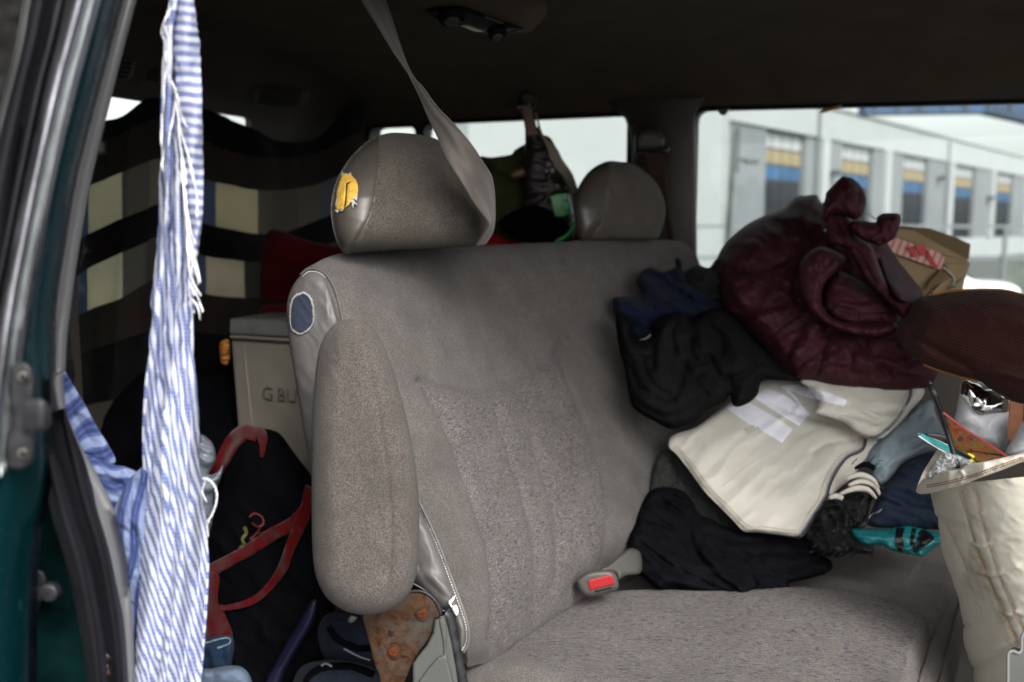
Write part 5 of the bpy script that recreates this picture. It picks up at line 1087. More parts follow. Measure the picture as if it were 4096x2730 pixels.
# navy cloth, dark fleece, black sweater
fl, _ = cl('dark_fleece', Z28([(600, 330), (640, 295), (690, 283), (760, 300), (800, 250), (840, 235), (880, 300), (900, 480), (1000, 650), (1150, 800), (1300, 1000), (1150, 1010), (950, 820), (800, 640), (700, 560), (600, 420)]), 2.2, M['fleece'], None, H=.06, B=.05, Rr=30, sp=5, wr=[dict(amp=.03, L=22, seed=4)]); tag(fl, 'dark fuzzy fleece heaped between the bench back and maroon jacket', 'fleece')
nv, nvs = cl('navy_shirt', Z28([(100, 505), (200, 500), (285, 492), (270, 440), (255, 385), (300, 320), (350, 297), (400, 315), (440, 325), (500, 310), (540, 292), (590, 325), (620, 380), (700, 430), (780, 490), (850, 560), (850, 660), (700, 700), (500, 700), (372, 720), (350, 775), (290, 800), (225, 790), (210, 700), (112, 625), (98, 560)]), [(1420, 700, 2.06), (1650, 640, 2.24), (1500, 760, 2.03)], M['navy'], None, H=.06, B=.06, Rr=40, sp=5,
    folds=[(Z28([(520, 400), (560, 420), (560, 480), (700, 560)]), 7, -.03), (Z28([(280, 500), (400, 440), (500, 430)]), 8, -.016), (Z28([(370, 520), (380, 600), (370, 690)]), 6, -.012), (Z28([(540, 540), (640, 580), (780, 560)]), 6, -.014), (Z28([(320, 340), (400, 380), (480, 370)]), 12, -.02)], wr=[dict(amp=.026, L=32, stretch=2.2, th=.6, seed=11)])
tag(nv, 'crumpled navy blue shirt on top of the black sweater against the bench back', 'shirt')
blob('care_label', Z28([(228, 762), (300, 768), (358, 768), (330, 800), (280, 808), (250, 790)]), 1.99, M['paper'], nv, .002, .002, 5, 2.5)
tl_ = blob('toggle', Z28([(525, 240), (545, 232), (565, 250), (572, 290), (560, 310), (535, 300), (526, 270)]), 2.2, M['fleece'], nv, .015, .015, 7, 3)
bs_ = Z28([(112, 625), (160, 650), (215, 690), (228, 780), (290, 805), (352, 775), (372, 700), (410, 650), (470, 622), (540, 608), (600, 620), (640, 655), (700, 612), (800, 578), (870, 600), (960, 680), (1060, 790), (1180, 910), (1280, 1010), (1400, 1085), (1250, 1085), (1130, 1090), (1100, 1180), (1040, 1240), (960, 1270), (918, 1250), (905, 1185), (870, 1235), (740, 1300), (640, 1385), (500, 1425), (380, 1372), (260, 1300), (210, 1220), (170, 1000), (140, 900), (115, 750)])
q8 = lambda *p: Z28(p)
bsf = [(q8((370, 980), (375, 850), (390, 720), (460, 650), (560, 640)), 6, -.022), (q8((405, 1000), (400, 860), (420, 740), (480, 690)), 14, .012), (q8((200, 960), (240, 920), (340, 915)), 7, -.020), (q8((215, 1000), (260, 1120), (380, 1190), (500, 1210), (560, 1120), (600, 950)), 6, -.022), (q8((520, 880), (500, 760), (530, 690)), 7, -.018), (q8((290, 920), (330, 1050), (400, 1140), (480, 1180)), 6, -.016), (q8((260, 1240), (400, 1330), (560, 1320), (700, 1220), (740, 1190)), 6, -.014), (q8((600, 1000), (680, 1120), (750, 1180)), 8, -.016), (q8((620, 800), (640, 900), (700, 960), (780, 920)), 7, -.022), (q8((760, 700), (840, 780), (850, 900)), 8, -.022), (q8((780, 960), (850, 1060), (1000, 1050), (1110, 960)), 7, -.026), (q8((690, 1040), (760, 1030), (800, 1150)), 7, -.018), (q8((900, 1080), (920, 1150)), 7, -.02), (q8((640, 660), (700, 720), (720, 800)), 16, .016), (q8((920, 780), (960, 900)), 30, .014), (q8((150, 700), (190, 840), (220, 900)), 18, .010)]
bsw, bss = cl('black_sweater', bs_, [(1420, 720, 1.98), (1800, 860, 1.86), (1550, 960, 1.80)], M['charcoal'], None, H=.085, B=.06, Rr=60, sp=5, folds=bsf, wr=[dict(amp=.010, L=36, stretch=4, th=1.1, seed=41), dict(amp=.004, L=12, stretch=4, th=.4, seed=43)])
tag(bsw, 'charcoal black sweater bunched against the bench back under the navy shirt', 'sweater')
# light jeans, dark jeans, teal bag
lj, _ = cl('light_jeans', Z5([(1560, 300), (1600, 262), (1640, 245), (1672, 238), (1690, 250), (1700, 300), (1740, 390), (1760, 440), (1700, 475), (1560, 530), (1500, 600), (1440, 640), (1400, 600), (1370, 500), (1450, 400)]), [(2050, 930, 1.86), (2170, 1000, 1.82), (2020, 1110, 1.74)], M['ltdenim'], None, H=.05, B=.05, Rr=40, sp=5, folds=[(Z5([(1690, 300), (1640, 380), (1560, 420)]), 7, -.014), (Z5([(1700, 390), (1620, 440), (1500, 470)]), 7, -.012), (Z5([(1470, 470), (1480, 540), (1440, 600)]), 6, -.010)], wr=[dict(amp=.018, L=30, stretch=2.5, th=-.7, seed=9)]); tag(lj, 'pale blue denim jeans folded beside the cream hoodie', 'jeans')
dj, djs = cl('dark_jeans', Z5([(1440, 650), (1500, 600), (1560, 530), (1720, 478), (1850, 520), (1850, 860), (1740, 850), (1600, 845), (1480, 840), (1400, 835), (1370, 812), (1390, 770), (1420, 710), (1400, 690)]), [(2030, 1120, 1.72), (2200, 1100, 1.70), (2150, 1220, 1.62)], M['dkdenim'], None, H=.055, B=.05, Rr=34, sp=5, folds=[(Z5([(1430, 700), (1550, 740), (1700, 760), (1800, 790)]), 6, -.014), (Z5([(1440, 760), (1470, 740), (1560, 780), (1620, 800)]), 6, -.010)], wr=[dict(amp=.018, L=34, stretch=3, th=.3, seed=19)]); tag(dj, 'folded dark blue denim jeans between the cream hoodie and canvas bag', 'jeans')
tube('side_seam', [P(u, v, float(djs(u, v)[0])-.003) for u, v in Z5([(1380, 812), (1395, 780), (1430, 765), (1445, 752)])], .0012, M['ltdenim'], dj)
tb = thing('teal_pouch', P(2060, 1270, 1.62), 'shiny teal nylon pouch with black bands at the seat edge under dark jeans', 'pouch')
to, tos = cl('body', Z5([(1300, 850), (1340, 842), (1400, 846), (1480, 842), (1560, 824), (1620, 838), (1700, 860), (1735, 868), (1730, 910), (1690, 935), (1640, 975), (1600, 968), (1540, 960), (1490, 945), (1440, 920), (1380, 925), (1330, 900)]), [(1980, 1230, 1.63), (2150, 1230, 1.60), (2080, 1280, 1.57)], M['teal'], tb, H=.03, B=.03, Rr=24, sp=4, folds=[(Z5([(1640, 860), (1600, 960)]), 4, -.012)], wr=[dict(amp=.008, L=16, seed=3)])
ribbon('black_band', Z5([(1535, 838), (1528, 890), (1540, 950)]), [17, 17, 17], tos, M['blk'], tb, .003, .001); ribbon('black_band', Z5([(1600, 842), (1590, 900), (1608, 955)]), [9, 9, 9], tos, M['blk'], tb, .003, .001)
blob('dark_opening', Z5([(1630, 850), (1660, 855), (1695, 885), (1680, 905), (1620, 945), (1612, 900)]), lambda u, v: tos(u, v)-.003, M['blk'], tb, .002, .001, 5, 3)
# black fur collar piece with long hairs
fr = thing('fur_garment', P(1950, 1270, 1.65), 'black shaggy fur garment tucked under the cream hoodie on the seat', 'garment')
fo_ = Z5([(1180, 720), (1240, 650), (1300, 600), (1360, 640), (1430, 660), (1440, 690), (1400, 710), (1380, 780), (1340, 830), (1300, 850), (1330, 900), (1400, 920), (1410, 950), (1390, 965), (1300, 960), (1240, 980), (1140, 960), (1080, 900), (1060, 880), (1120, 800)])
ff_, ffs = cl('pelt', fo_, [(1850, 1260, 1.68), (2000, 1130, 1.74), (1950, 1280, 1.60)], M['fur'], fr, H=.05, B=.04, Rr=36, sp=5, wr=[dict(amp=.02, L=20, stretch=2, th=1., seed=8)])
pv = []
for k in range(260):
    u = 1840+random.random()*180; v = 1090+random.random()*190
    if not inside(np.array([[u, v]]), fo_)[0]: continue
    w = random.gauss(2.4, .5); ln = random.uniform(8, 20); A = np.array([u, v]); B = A+ln*np.array([math.cos(w), math.sin(w)])*np.array([1, 1]); d0_ = float(ffs(u, v)[0])
    A3 = P(*A, d0_-.002); B3 = P(*B, d0_-.010); ax = (B3-A3)/2; s1 = V3((0, -1, 0)).cross(ax).normalized()*.0007; pv.append(boxvf((A3+B3)/2, ax, s1, ax.cross(s1).normalized()*.0005))
for k in range(60):
    a_ = random.choice([(1300+random.random()*130, 520+random.random()*150), (1290+random.random()*50, 830+random.random()*80)]); A = np.array(Z5([a_])[0]); w = random.uniform(-.9, .5); ln = random.uniform(10, 26); B = A+ln*np.array([math.cos(w), math.sin(w)])
    A3 = P(*A, 1.675); B3 = P(*B, 1.665); ax = (B3-A3)/2; s1 = V3((0, -1, 0)).cross(ax).normalized()*.0007; pv.append(boxvf((A3+B3)/2, ax, s1, ax.cross(s1).normalized()*.0005))
o = mesh('long_hairs', *join_verts(pv), M['fur'], fr); o['kind'] = 'stuff'
sf = thing('fringed_scarf', P(1980, 1120, 1.7), 'cream and black fringed knit edge between the hoodie zip and light jeans', 'scarf')
for k, pts in enumerate(([(1290, 640), (1350, 620), (1410, 640), (1440, 690)], [(1280, 610), (1340, 590), (1400, 610), (1430, 650)], [(1250, 680), (1320, 655), (1380, 660), (1420, 700)], [(1320, 560), (1370, 540), (1410, 560)], [(1200, 700), (1230, 690), (1260, 700)])):
    tube('knit_cord', [P(*w, 1.665-.004*k) for w in Z5(pts)], [.003, .0055, .005, .0025][:len(pts)], M['cream'] if k != 3 else M['blackcloth'], sf, 8, 5)
# heather knit and black T shirt
hk, _ = cl('heather_scarf', Z5([(395, 500), (420, 478), (455, 476), (490, 500), (540, 560), (600, 640), (700, 750), (790, 860), (720, 860), (600, 800), (520, 700), (420, 670), (352, 690), (352, 640), (370, 560)]), [(1500, 1050, 1.88), (1700, 1220, 1.76), (1520, 1150, 1.80)], M['heather'], None, H=.02, B=.04, Rr=16, sp=5, folds=[(Z5([(470, 520), (480, 600), (440, 660)]), 6, -.022), (Z5([(560, 620), (640, 720), (740, 830)]), 6, -.012)], wr=[dict(amp=.012, L=24, stretch=3, th=.9, seed=4)]); tag(hk, 'speckled grey and black knit showing between bench back and cream hoodie', 'scarf')
ts_ = Z5([(246, 915), (255, 870), (275, 820), (292, 760), (325, 705), (350, 668), (390, 650), (440, 648), (500, 662), (545, 700), (580, 770), (640, 800), (720, 838), (800, 858), (900, 868), (1000, 882), (1090, 902), (1130, 940), (1150, 965), (1195, 985), (1215, 1015), (1205, 1040), (1165, 1062), (1100, 1080), (1010, 1100), (1015, 1128), (930, 1138), (860, 1160), (775, 1166), (640, 1142), (560, 1132), (490, 1118), (400, 1132), (350, 1100), (325, 1075), (285, 1048), (268, 1000)])
q5 = lambda *p: Z5(p)
tsf = [(q5((540, 830), (560, 930), (640, 1040), (760, 1130)), 5, -.016), (q5((400, 700), (480, 760), (540, 800), (600, 880)), 6, -.014), (q5((620, 860), (760, 900), (900, 900), (1080, 920)), 5, -.014), (q5((700, 960), (800, 1000), (850, 1100), (840, 1140)), 5, -.014), (q5((800, 970), (950, 950), (1120, 960)), 5, -.012), (q5((840, 1050), (980, 1050), (1150, 1000)), 5, -.010), (q5((300, 900), (420, 1000), (560, 1080), (700, 1130)), 5, -.012), (q5((350, 800), (450, 840), (500, 900)), 6, -.014), (q5((420, 730), (450, 700), (510, 710)), 9, -.018), (q5((600, 950), (680, 1040), (780, 1120)), 12, .012), (q5((900, 990), (1020, 1000), (1100, 990)), 14, .010), (q5((340, 960), (400, 1050), (480, 1100)), 12, .008), (q5((620, 820), (740, 860), (880, 880)), 8, .010)]
ts, tss = cl('black_shirt', ts_, lambda u, v: np.array([1/np.interp(v_, [1120, 1200, 1280, 1372], [1/1.80, 1/1.74, 1/1.66, 1/1.57]) for v_ in np.atleast_1d(v)]), M['blackcloth'], None, H=.042, B=.02, Rr=34, sp=4.5, folds=tsf, wr=[dict(amp=.010, L=20, stretch=5, th=.5, seed=51), dict(amp=.004, L=10, stretch=5, th=.7, seed=53)]); tag(ts, 'thin black T-shirt crumpled on the seat in front of the cream hoodie', 'T-shirt')
# cream hoodie
hd_ = thing('cream_hoodie', P(1850, 1220, 1.8), 'cream zip hoodie with white printed bars lying folded on the clothes', 'hoodie')
ho_ = Z5([(441, 440), (450, 415), (480, 395), (560, 370), (620, 330), (700, 265), (780, 210), (850, 160), (900, 142), (1000, 146), (1100, 145), (1300, 150), (1560, 160), (1575, 220), (1560, 290), (1480, 400), (1440, 440), (1400, 500), (1340, 560), (1300, 610), (1240, 660), (1180, 720), (1130, 790), (1090, 850), (1050, 880), (980, 875), (860, 860), (795, 856), (740, 800), (690, 750), (640, 700), (600, 655), (560, 600), (520, 545), (480, 495), (446, 465)])
hdd = [(1540, 1010, 1.86), (2080, 900, 1.90), (1840, 1230, 1.64)]
hb2, hbs = cl('body', ho_, hdd, M['cream'], hd_, H=.016, B=.02, Rr=14, sp=5, folds=[(q5((480, 480), (600, 640), (790, 840)), 16, -.010), (q5((880, 840), (1050, 700), (1180, 560), (1240, 460)), 34, .010), (q5((600, 560), (760, 640), (900, 700)), 30, .008), (q5((1000, 290), (1120, 320), (1250, 360)), 7, -.010), (q5((640, 480), (740, 400), (820, 380)), 20, .006), (q5((1120, 480), (1200, 440), (1330, 420)), 7, -.008)], wr=[dict(amp=.006, L=80, stretch=3, th=-.6, seed=61), dict(amp=.0022, L=22, stretch=4, th=-.8, seed=65)])
def lay(name, pts, surf, mat, parent, lift=.0012, sharp=True, sp=5): return blob(name, pts, lambda u, v: surf(u, v)-lift, mat, parent, .0006, .0004, 3, sp, sharp=sharp)
lay('printed_bar', q5((706, 268), (770, 222), (860, 270), (950, 320), (1028, 374), (976, 440), (900, 392), (820, 350), (760, 310)), hbs, M['print'], hd_)
lay('printed_bar', q5((845, 226), (905, 178), (1000, 220), (1110, 302), (1055, 358), (960, 300), (900, 262)), hbs, M['print'], hd_)
lay('printed_bar', q5((800, 372), (850, 350), (880, 372), (810, 408)), hbs, M['ziptape'], hd_)
ribbon('white_cord', q5((980, 170), (1030, 215), (1060, 255), (1095, 295)), 5, hbs, M['print'], hd_, .003)
hop = Z5([(1062, 148), (1120, 110), (1240, 72), (1400, 92), (1612, 136), (1648, 195), (1585, 285), (1480, 395), (1380, 415), (1270, 345), (1130, 296), (1150, 240), (1120, 190)])
hoo, hoos = cl('hood', Z5([(1062, 148), (1090, 132), (1120, 110), (1170, 92), (1215, 70), (1240, 72), (1262, 88), (1320, 84), (1400, 92), (1470, 122), (1520, 145), (1560, 142), (1612, 136), (1628, 160), (1648, 195), (1630, 235), (1585, 285), (1540, 340), (1480, 395), (1440, 420), (1380, 415), (1320, 385), (1270, 345), (1200, 320), (1130, 296), (1150, 240), (1120, 190), (1080, 165)]), [(1840, 870, 1.88), (2100, 880, 1.86), (2000, 990, 1.765)], M['cream'], hd_, H=.03, B=.015, Rr=18, sp=5, folds=[(q5((1120, 135), (1200, 160), (1290, 150)), 6, -.012), (q5((1210, 320), (1300, 310), (1400, 330), (1470, 390)), 7, -.010), (q5((1560, 150), (1570, 230), (1530, 320), (1450, 400)), 6, -.006), (q5((1380, 180), (1400, 260)), 30, .008)], wr=[dict(amp=.010, L=26, stretch=3, th=.2, seed=71)])
lay('printed_bar', q5((965, 172), (1050, 165), (1150, 190), (1285, 236), (1268, 268), (1180, 245), (1090, 222)), lambda u, v: np.where(inside(np.stack([np.atleast_1d(u), np.atleast_1d(v)], -1), hop), hoos(u, v), hbs(u, v)), M['print'], hd_, .002)
lay('round_patch', q5((1305, 120), (1330, 90), (1360, 82), (1400, 92), (1412, 120), (1405, 155), (1370, 175), (1330, 165), (1308, 145)), hoos, M['ziptape'], hd_, sharp=False)
zp = [(1062, 882), (1095, 840), (1130, 780), (1165, 730), (1188, 690), (1200, 640), (1222, 590), (1250, 545), (1290, 500), (1345, 478), (1365, 450), (1368, 418)]
ribbon('zip_tape', q5(*[(x-22, y-6) for x, y in zp]), 9, hbs, M['ziptape'], hd_, .002); ribbon('zip', q5(*zp), 8, hbs, M['zip'], hd_, .004, .002); ribbon('zip_teeth', q5(*[(x+3, y+3) for x, y in zp]), 2.2, hbs, M['blk'], hd_, .0075, .001)
zp2 = [(1390, 412), (1440, 402), (1500, 350), (1545, 290), (1578, 225), (1582, 180), (1565, 150)]
ribbon('zip', q5(*zp2), 6, hoos, M['zip'], hd_, .003, .002); ribbon('zip_tape', q5(*[(x-16, y-8) for x, y in zp2]), 7, hoos, M['ziptape'], hd_, .002)
# hems and seams of the hoodie
hemp = q5((452, 468), (525, 550), (605, 660), (695, 752), (795, 850), (860, 852), (980, 868), (1045, 868))
ribbon('hem', [(x+7, y-5) for x, y in hemp], 7, hbs, M['ziptape'], hd_, .0022, .001)
stitches('hem_stitching', [(x+12, y-9) for x, y in hemp], 6, 4, 0, lambda u, v: float(hbs(u, v)[0]), hd_, M['seamth'], .0005, .0012)
ribbon('pocket_edge', q5((700, 640), (800, 560), (900, 500), (960, 470)), 3.5, hbs, M['cream'], hd_, .003, .0015)
ribbon('collar_seam', q5((330, 715), (360, 690), (410, 668), (470, 672), (520, 700)), 6, tss, M['blackcloth'], ts, .004, .002)
ribbon('sleeve_hem', q5((1170, 1060), (1192, 1040), (1206, 1010)), 5, tss, M['charcoal'], ts, .004, .002)
# shoes
def shoe(pts_body, pts_cap, d, label, z=Z24, seed=0):
    t = thing('white_shoe', P(*z([pts_body[len(pts_body)//2]])[0], d), label, 'shoe', 'white leather shoes')
    o, s_ = blob('upper', z(pts_body), d, M['leather'], t, .055, .05, 44, 4, wr=[dict(amp=.002, L=20, seed=seed)], folds=[(z([(915, 1020), (1000, 1070), (1100, 1115), (1200, 1110), (1275, 1080)]), 3, -.004), (z([(920, 1000), (1010, 1050), (1110, 1095), (1200, 1090), (1270, 1060)]), 3, -.003), (z([(1120, 1090), (1140, 1040), (1200, 985), (1270, 960)]), 2, -.003), (z([(930, 1090), (1010, 1150), (1100, 1190), (1200, 1200)]), 2.5, -.003)] if seed == 0 else [(z([(1270, 1180), (1330, 1200), (1400, 1180)]), 3, -.004), (z([(1300, 1130), (1350, 1150), (1400, 1140)]), 3, -.003)])
    if pts_cap: blob('silver_heel', z(pts_cap), lambda u, v: s_(u, v)-.003, M['silver'], t, .008, .004, 12, 3)
    return t, s_
wt, wts = shoe([(903, 1020), (915, 950), (930, 870), (942, 800), (955, 745), (985, 730), (1050, 740), (1120, 760), (1230, 830), (1285, 870), (1280, 980), (1275, 1100), (1262, 1190), (1225, 1232), (1170, 1225), (1080, 1190), (990, 1140), (930, 1080)], [(944, 848), (948, 790), (960, 748), (990, 735), (1030, 752), (1060, 757), (1090, 775), (1115, 800), (1140, 800), (1180, 800), (1240, 840), (1282, 880), (1278, 955), (1200, 965), (1140, 975), (1090, 985), (1045, 965), (1010, 920), (975, 875)], 1.62, 'white leather shoe with a mirror silver heel cap between pen and wooden strip')
shoe([(1255, 1255), (1262, 1220), (1300, 1160), (1340, 1090), (1385, 1020), (1450, 980), (1500, 1050), (1500, 1260), (1400, 1300), (1300, 1280)], None, 1.55, 'second white leather shoe cut off by the right edge of the frame', seed=1)
wd = prism('wooden_strip', [P(*w, 1.66) for w in Z24([(1290, 870), (1383, 880), (1378, 1000), (1368, 1100), (1290, 1170), (1268, 1140)])], (.01, .02, 0), M['wood'], None, .002); tag(wd, 'orange brown wooden strip standing between the two white shoes', 'wood strip')
# canvas tote with its things
tt = thing('canvas_tote', P(2300, 1568, 1.2), 'large stained cream canvas tote bag with stitched cuff standing at the right', 'tote bag')
Lx = [(2138, 1118), (2146, 1165), (2162, 1222), (2172, 1277), (2196, 1345), (2207, 1400), (2216, 1455), (2232, 1530), (2250, 1620), (2270, 1760)]
rows = []
for i, (u, v) in enumerate(Lx):
    w = 2620-u; rows.append([(u+6, v, 1.42), (u, v, 1.36), (u+w*.10, v-4, 1.27), (u+w*.28, v-12, 1.20), (u+w*.5, v-22, 1.17), (u+w*.75, v-26, 1.19), (u+w, v-20, 1.27), (u+w+30, v-16, 1.36), (u+w-10, v-10, 1.46)])
sm1 = Z5([(1830, 655), (1870, 800), (1905, 900), (1960, 1060), (2000, 1200), (2060, 1380)]); sm2 = Z5([(1890, 645), (1935, 800), (1975, 920), (2020, 1060), (2080, 1250), (2130, 1380)])
sm1 = [(2203, 1130), (2222, 1187), (2242, 1253), (2270, 1322), (2296, 1390), (2330, 1465)]; sm2 = [(2235, 1120), (2254, 1187), (2275, 1255), (2298, 1325), (2325, 1395), (2356, 1465)]
def dirt(q): return .55*np.exp(-(seg_dist(q, cr([(2203, 1130), (2222, 1187), (2250, 1280), (2272, 1330), (2296, 1390), (2336, 1480)], 5))/26)**1.3)*np.clip((q[:, 1]-1090)/200, .35, 1) + .35*np.exp(-((q[:, 0]-2225)/40)**2-((q[:, 1]-1340)/60)**2)
tf = [(sm1, 3, -.004), (sm2, 3, -.003), ([(2155, 1190), (2185, 1240), (2218, 1315)], 5, -.008), ([(2200, 1560), (2260, 1520), (2330, 1480)], 10, -.006), ([(2212, 1440), (2260, 1430), (2353, 1420)], 8, -.004), ([(2236, 1310), (2290, 1316), (2340, 1300)], 5, .003), ([(2258, 1180), (2246, 1187)], 4, .002), ([(2275, 1250), (2255, 1256), (2240, 1250)], 4, .003), ([(2300, 1318), (2275, 1322), (2262, 1312)], 4, .003), ([(2335, 1405), (2315, 1412), (2300, 1405)], 4, .003)]
tbody, tbs = patch('body', rows, M['canvas'], tt, 150, 150, .004, lambda q, uv: fold_h(q, tf)+wrinkle(q[:, 0], q[:, 1], .0035, 70, 2.6, .2, 77)+wrinkle(q[:, 0], q[:, 1], .001, 20, 2, .8, 79), attrf={'dirt': dirt})
for sm in (sm1, sm2): stitches('seam_stitching', sm, 5, 3, 0, lambda u, v: float(tbs(u, v)[0]), tt, M['seamth'], .0006, .002)
cf, cfs = cl('cuff', [(2105, 1129), (2112, 1112), (2127, 1098), (2150, 1086), (2180, 1082), (2204, 1079), (2222, 1069), (2260, 1062), (2300, 1053), (2353, 1040), (2450, 1015), (2600, 985), (2600, 1050), (2450, 1040), (2400, 1048), (2353, 1061), (2300, 1082), (2250, 1100), (2210, 1115), (2170, 1126), (2140, 1134), (2115, 1136)], lambda u, v: np.interp(u, [2105, 2180, 2260, 2380, 2500, 2600], [1.36, 1.245, 1.185, 1.155, 1.165, 1.23]), M['canvas2'], tt, H=.010, B=.006, Rr=12, sp=4, wr=[dict(amp=.004, L=14, seed=2)], folds=[([(2204, 1079), (2215, 1095), (2208, 1112)], 3, .004)])
for off in (-8, -3): stitches('cuff_stitching', [(2128, 1124+off), (2180, 1114+off), (2240, 1098+off), (2300, 1076+off), (2353, 1058+off)], 6, 3.6, 0, lambda u, v: float(cfs(u, v)[0]), tt, M['seamth'], .0006, .0015)
cl('inner_lining', [(2108, 1126), (2120, 1088), (2138, 1058), (2154, 1034), (2163, 1026), (2180, 1044), (2215, 1064), (2260, 1062), (2353, 1046), (2420, 1030), (2420, 1050), (2300, 1072), (2210, 1095), (2150, 1110)], lambda u, v: np.interp(u, [2105, 2150, 2180, 2260, 2420], [1.37, 1.40, 1.36, 1.25, 1.20]), M['canvas2'], tt, H=.004, B=.004, Rr=10, sp=5)
wr_, _ = cl('plastic_wrap', Z24([(700, 1400), (740, 1350), (770, 1300), (810, 1250), (880, 1240), (960, 1270), (1050, 1310), (1060, 1330), (940, 1350), (830, 1385), (740, 1420)]), 1.30, M['wrap'], None, H=.02, B=.02, Rr=16, sp=3.5, wr=[dict(amp=.02, L=10, stretch=1.5, seed=5)]); tag(wr_, 'crinkled clear plastic wrapping stuffed into the mouth of the canvas tote', 'plastic wrap')
mgz = thing('magazine', P(2250, 1050, 1.33), 'magazine with psychedelic orange and green cover standing in the tote', 'magazine')
mc = Z24([(822, 960), (860, 985), (1000, 1090), (1150, 1180), (1280, 1272), (1300, 1330), (1130, 1340), (1010, 1270), (880, 1200), (850, 1120)])
cl('cover', mc, [(2170, 950, 1.42), (2320, 1050, 1.30), (2200, 1030, 1.34)], M['psy'], mgz, H=.002, B=.004, Rr=8, sp=4, sharp=True); ribbon('red_edge', Z24([(824, 962), (862, 990), (1000, 1095), (1150, 1186), (1285, 1280)]), 5, 1.30, M['redmag'], mgz, .0, .002)
grp = None
nb_ = thing('folder_stack', P(2180, 1030, 1.33), 'teal card folders with white edges slotted in the tote behind the pen', 'folders')
base_ = [(665, 1112), (760, 1150), (860, 1195), (960, 1250), (1080, 1300), (1130, 1330)]
for k, (off, mt, w) in enumerate(((-9, 'paper', 2.2), (3, 'tealp', 4.2), (14, 'blk', 1.5), (20, 'tealp', 4.2), (31, 'blk', 1.5), (37, 'tealp', 3.4), (50, 'paper', 2.2))):
    ribbon('white_edge' if mt == 'paper' else ('teal_folder' if mt == 'tealp' else 'gap_sheet'), Z24([(x-(10 if mt == 'paper' else 0), y+off*(.25+.75*min(1, i/1.5))) for i, (x, y) in enumerate(base_)]), w*1.15, 1.345, M[mt], nb_, .002*k, .004)
cl('spiral_book', Z24([(700, 1105), (830, 1115), (960, 1180), (1120, 1260), (1150, 1320), (960, 1260), (820, 1190), (740, 1150)]), 1.37, M['brownd'], nb_, H=.003, B=.003, Rr=5, sp=4)
yl, _ = cl('yellow_marker', Z24([(990, 1252), (1010, 1245), (1120, 1300), (1128, 1318), (1060, 1330), (1005, 1318), (1000, 1290), (1020, 1280)]), 1.318, M['yellow'], None, H=.006, B=.006, Rr=6, sp=3); tag(yl, 'yellow plastic marker lying by the teal folders in the tote', 'marker')
pn = thing('black_brush', P(2205, 1075, 1.27), 'thin black paint brush sticking out of the canvas tote', 'brush')
tube('handle', [P(*w, d) for w, d in zip(Z24([(748, 800), (800, 930), (860, 1120), (925, 1345)]), (1.36, 1.34, 1.31, 1.28))], [.0034, .0040, .0040, .0040], M['blk'], pn, 10); tube('ferrule', [P(*w, d) for w, d in zip(Z24([(735, 770), (768, 850)]), (1.365, 1.352))], .0048, M['steel'], pn, 10, 1); tube('bristles', [P(*w, 1.366) for w in Z24([(728, 740), (738, 775)])], [.0024, .0046], M['blk'], pn, 10, 1)
# stepped grey panel at the lower right corner (edge of the front passenger step trim)
gpn = thing('stepped_panel', P(2340, 1568, 1.02), 'grey plastic panel with a pale stepped edge cutting in at the bottom right corner', 'panel')
edge = Z35([(706, 1620), (708, 1340), (722, 1308), (760, 1300), (792, 1318), (822, 1290), (826, 1180), (851, 1130), (870, 1060), (980, 1030), (1200, 1030), (1200, 1900), (706, 1900)])
prism('face', [P(u, v, 1.02) for u, v in edge], (.01, .012, 0), M['plast'], gpn, .002)
ein = Z35([(706, 1900), (706, 1620), (708, 1340), (722, 1308), (760, 1300), (792, 1318), (822, 1290), (826, 1180), (851, 1130), (870, 1060), (980, 1030)])
ribbon('pale_edge', [(u+3, v+1) for u, v in ein], 5, 1.017, plain('worn_pale_edge', (.17, .165, .165), .5, var=.2), gpn, .0, .002)
# ================================================================== STRIPED SCARF IN FRONT
sc = thing('striped_scarf', P(400, 1568, .9), 'long blue and white striped fringed scarf hanging down the door opening', 'scarf')
def R1(p): return [(x*.50026, y*.50026) for x, y in p]
# long front fold: left edge and right edge in the photo
vL = [(-140, 398), (0, 392), (60, 380), (100, 377), (200, 376), (315, 371), (400, 370), (500, 364), (600, 358), (700, 350), (800, 345), (900, 335), (985, 331), (1080, 330), (1150, 327), (1250, 325), (1350, 320), (1450, 315), (1568, 306), (1750, 295)]
vR = [(-140, 440), (0, 410), (60, 402), (100, 400), (200, 402), (315, 408), (400, 420), (500, 428), (600, 436), (700, 438), (800, 443), (900, 450), (985, 459), (1080, 459), (1120, 463), (1200, 476), (1290, 478), (1400, 472), (1480, 466), (1568, 460), (1750, 452)]
def ed(tab, v): return float(np.interp(v, [a for a, _ in tab], [b for _, b in tab]))
rows = []; uvr = []; vs = list(np.linspace(-140, 1750, 38))
slope = lambda v: float(np.interp(v, [-140, 600, 800, 1000, 1300, 1568], [0, .02, .06, .16, .28, .34]))
acc = 0.; pvv = vs[0]
for v in vs:
    acc += slope(v)*(v-pvv); pvv = v; l, r = ed(vL, v), ed(vR, v); row = []; uw = []
    for k in range(9):
        t = k/8; u = l+(r-l)*t; row.append((u, v, .90-.018*math.sin(math.pi*t)+.010*math.sin(t*7+v/160.)*.8-(.010*math.sin(t*13.+v/110.)))); uw.append(((u-acc)/1000.*7.2+.006*math.sin(v/90.+t*3), v/1568.))
    rows.append(row); uvr.append(uw)
foldsA = [([(400, 640), (392, 900), (400, 1100), (392, 1300), (385, 1568)], 4, -.006), ([(372, 880), (368, 1100), (362, 1200), (372, 1400), (360, 1568)], 4, -.005), ([(425, 700), (430, 900), (440, 1100), (430, 1250), (445, 1400)], 4, -.004), ([(385, 950), (376, 1050), (385, 1200)], 5, .004)]
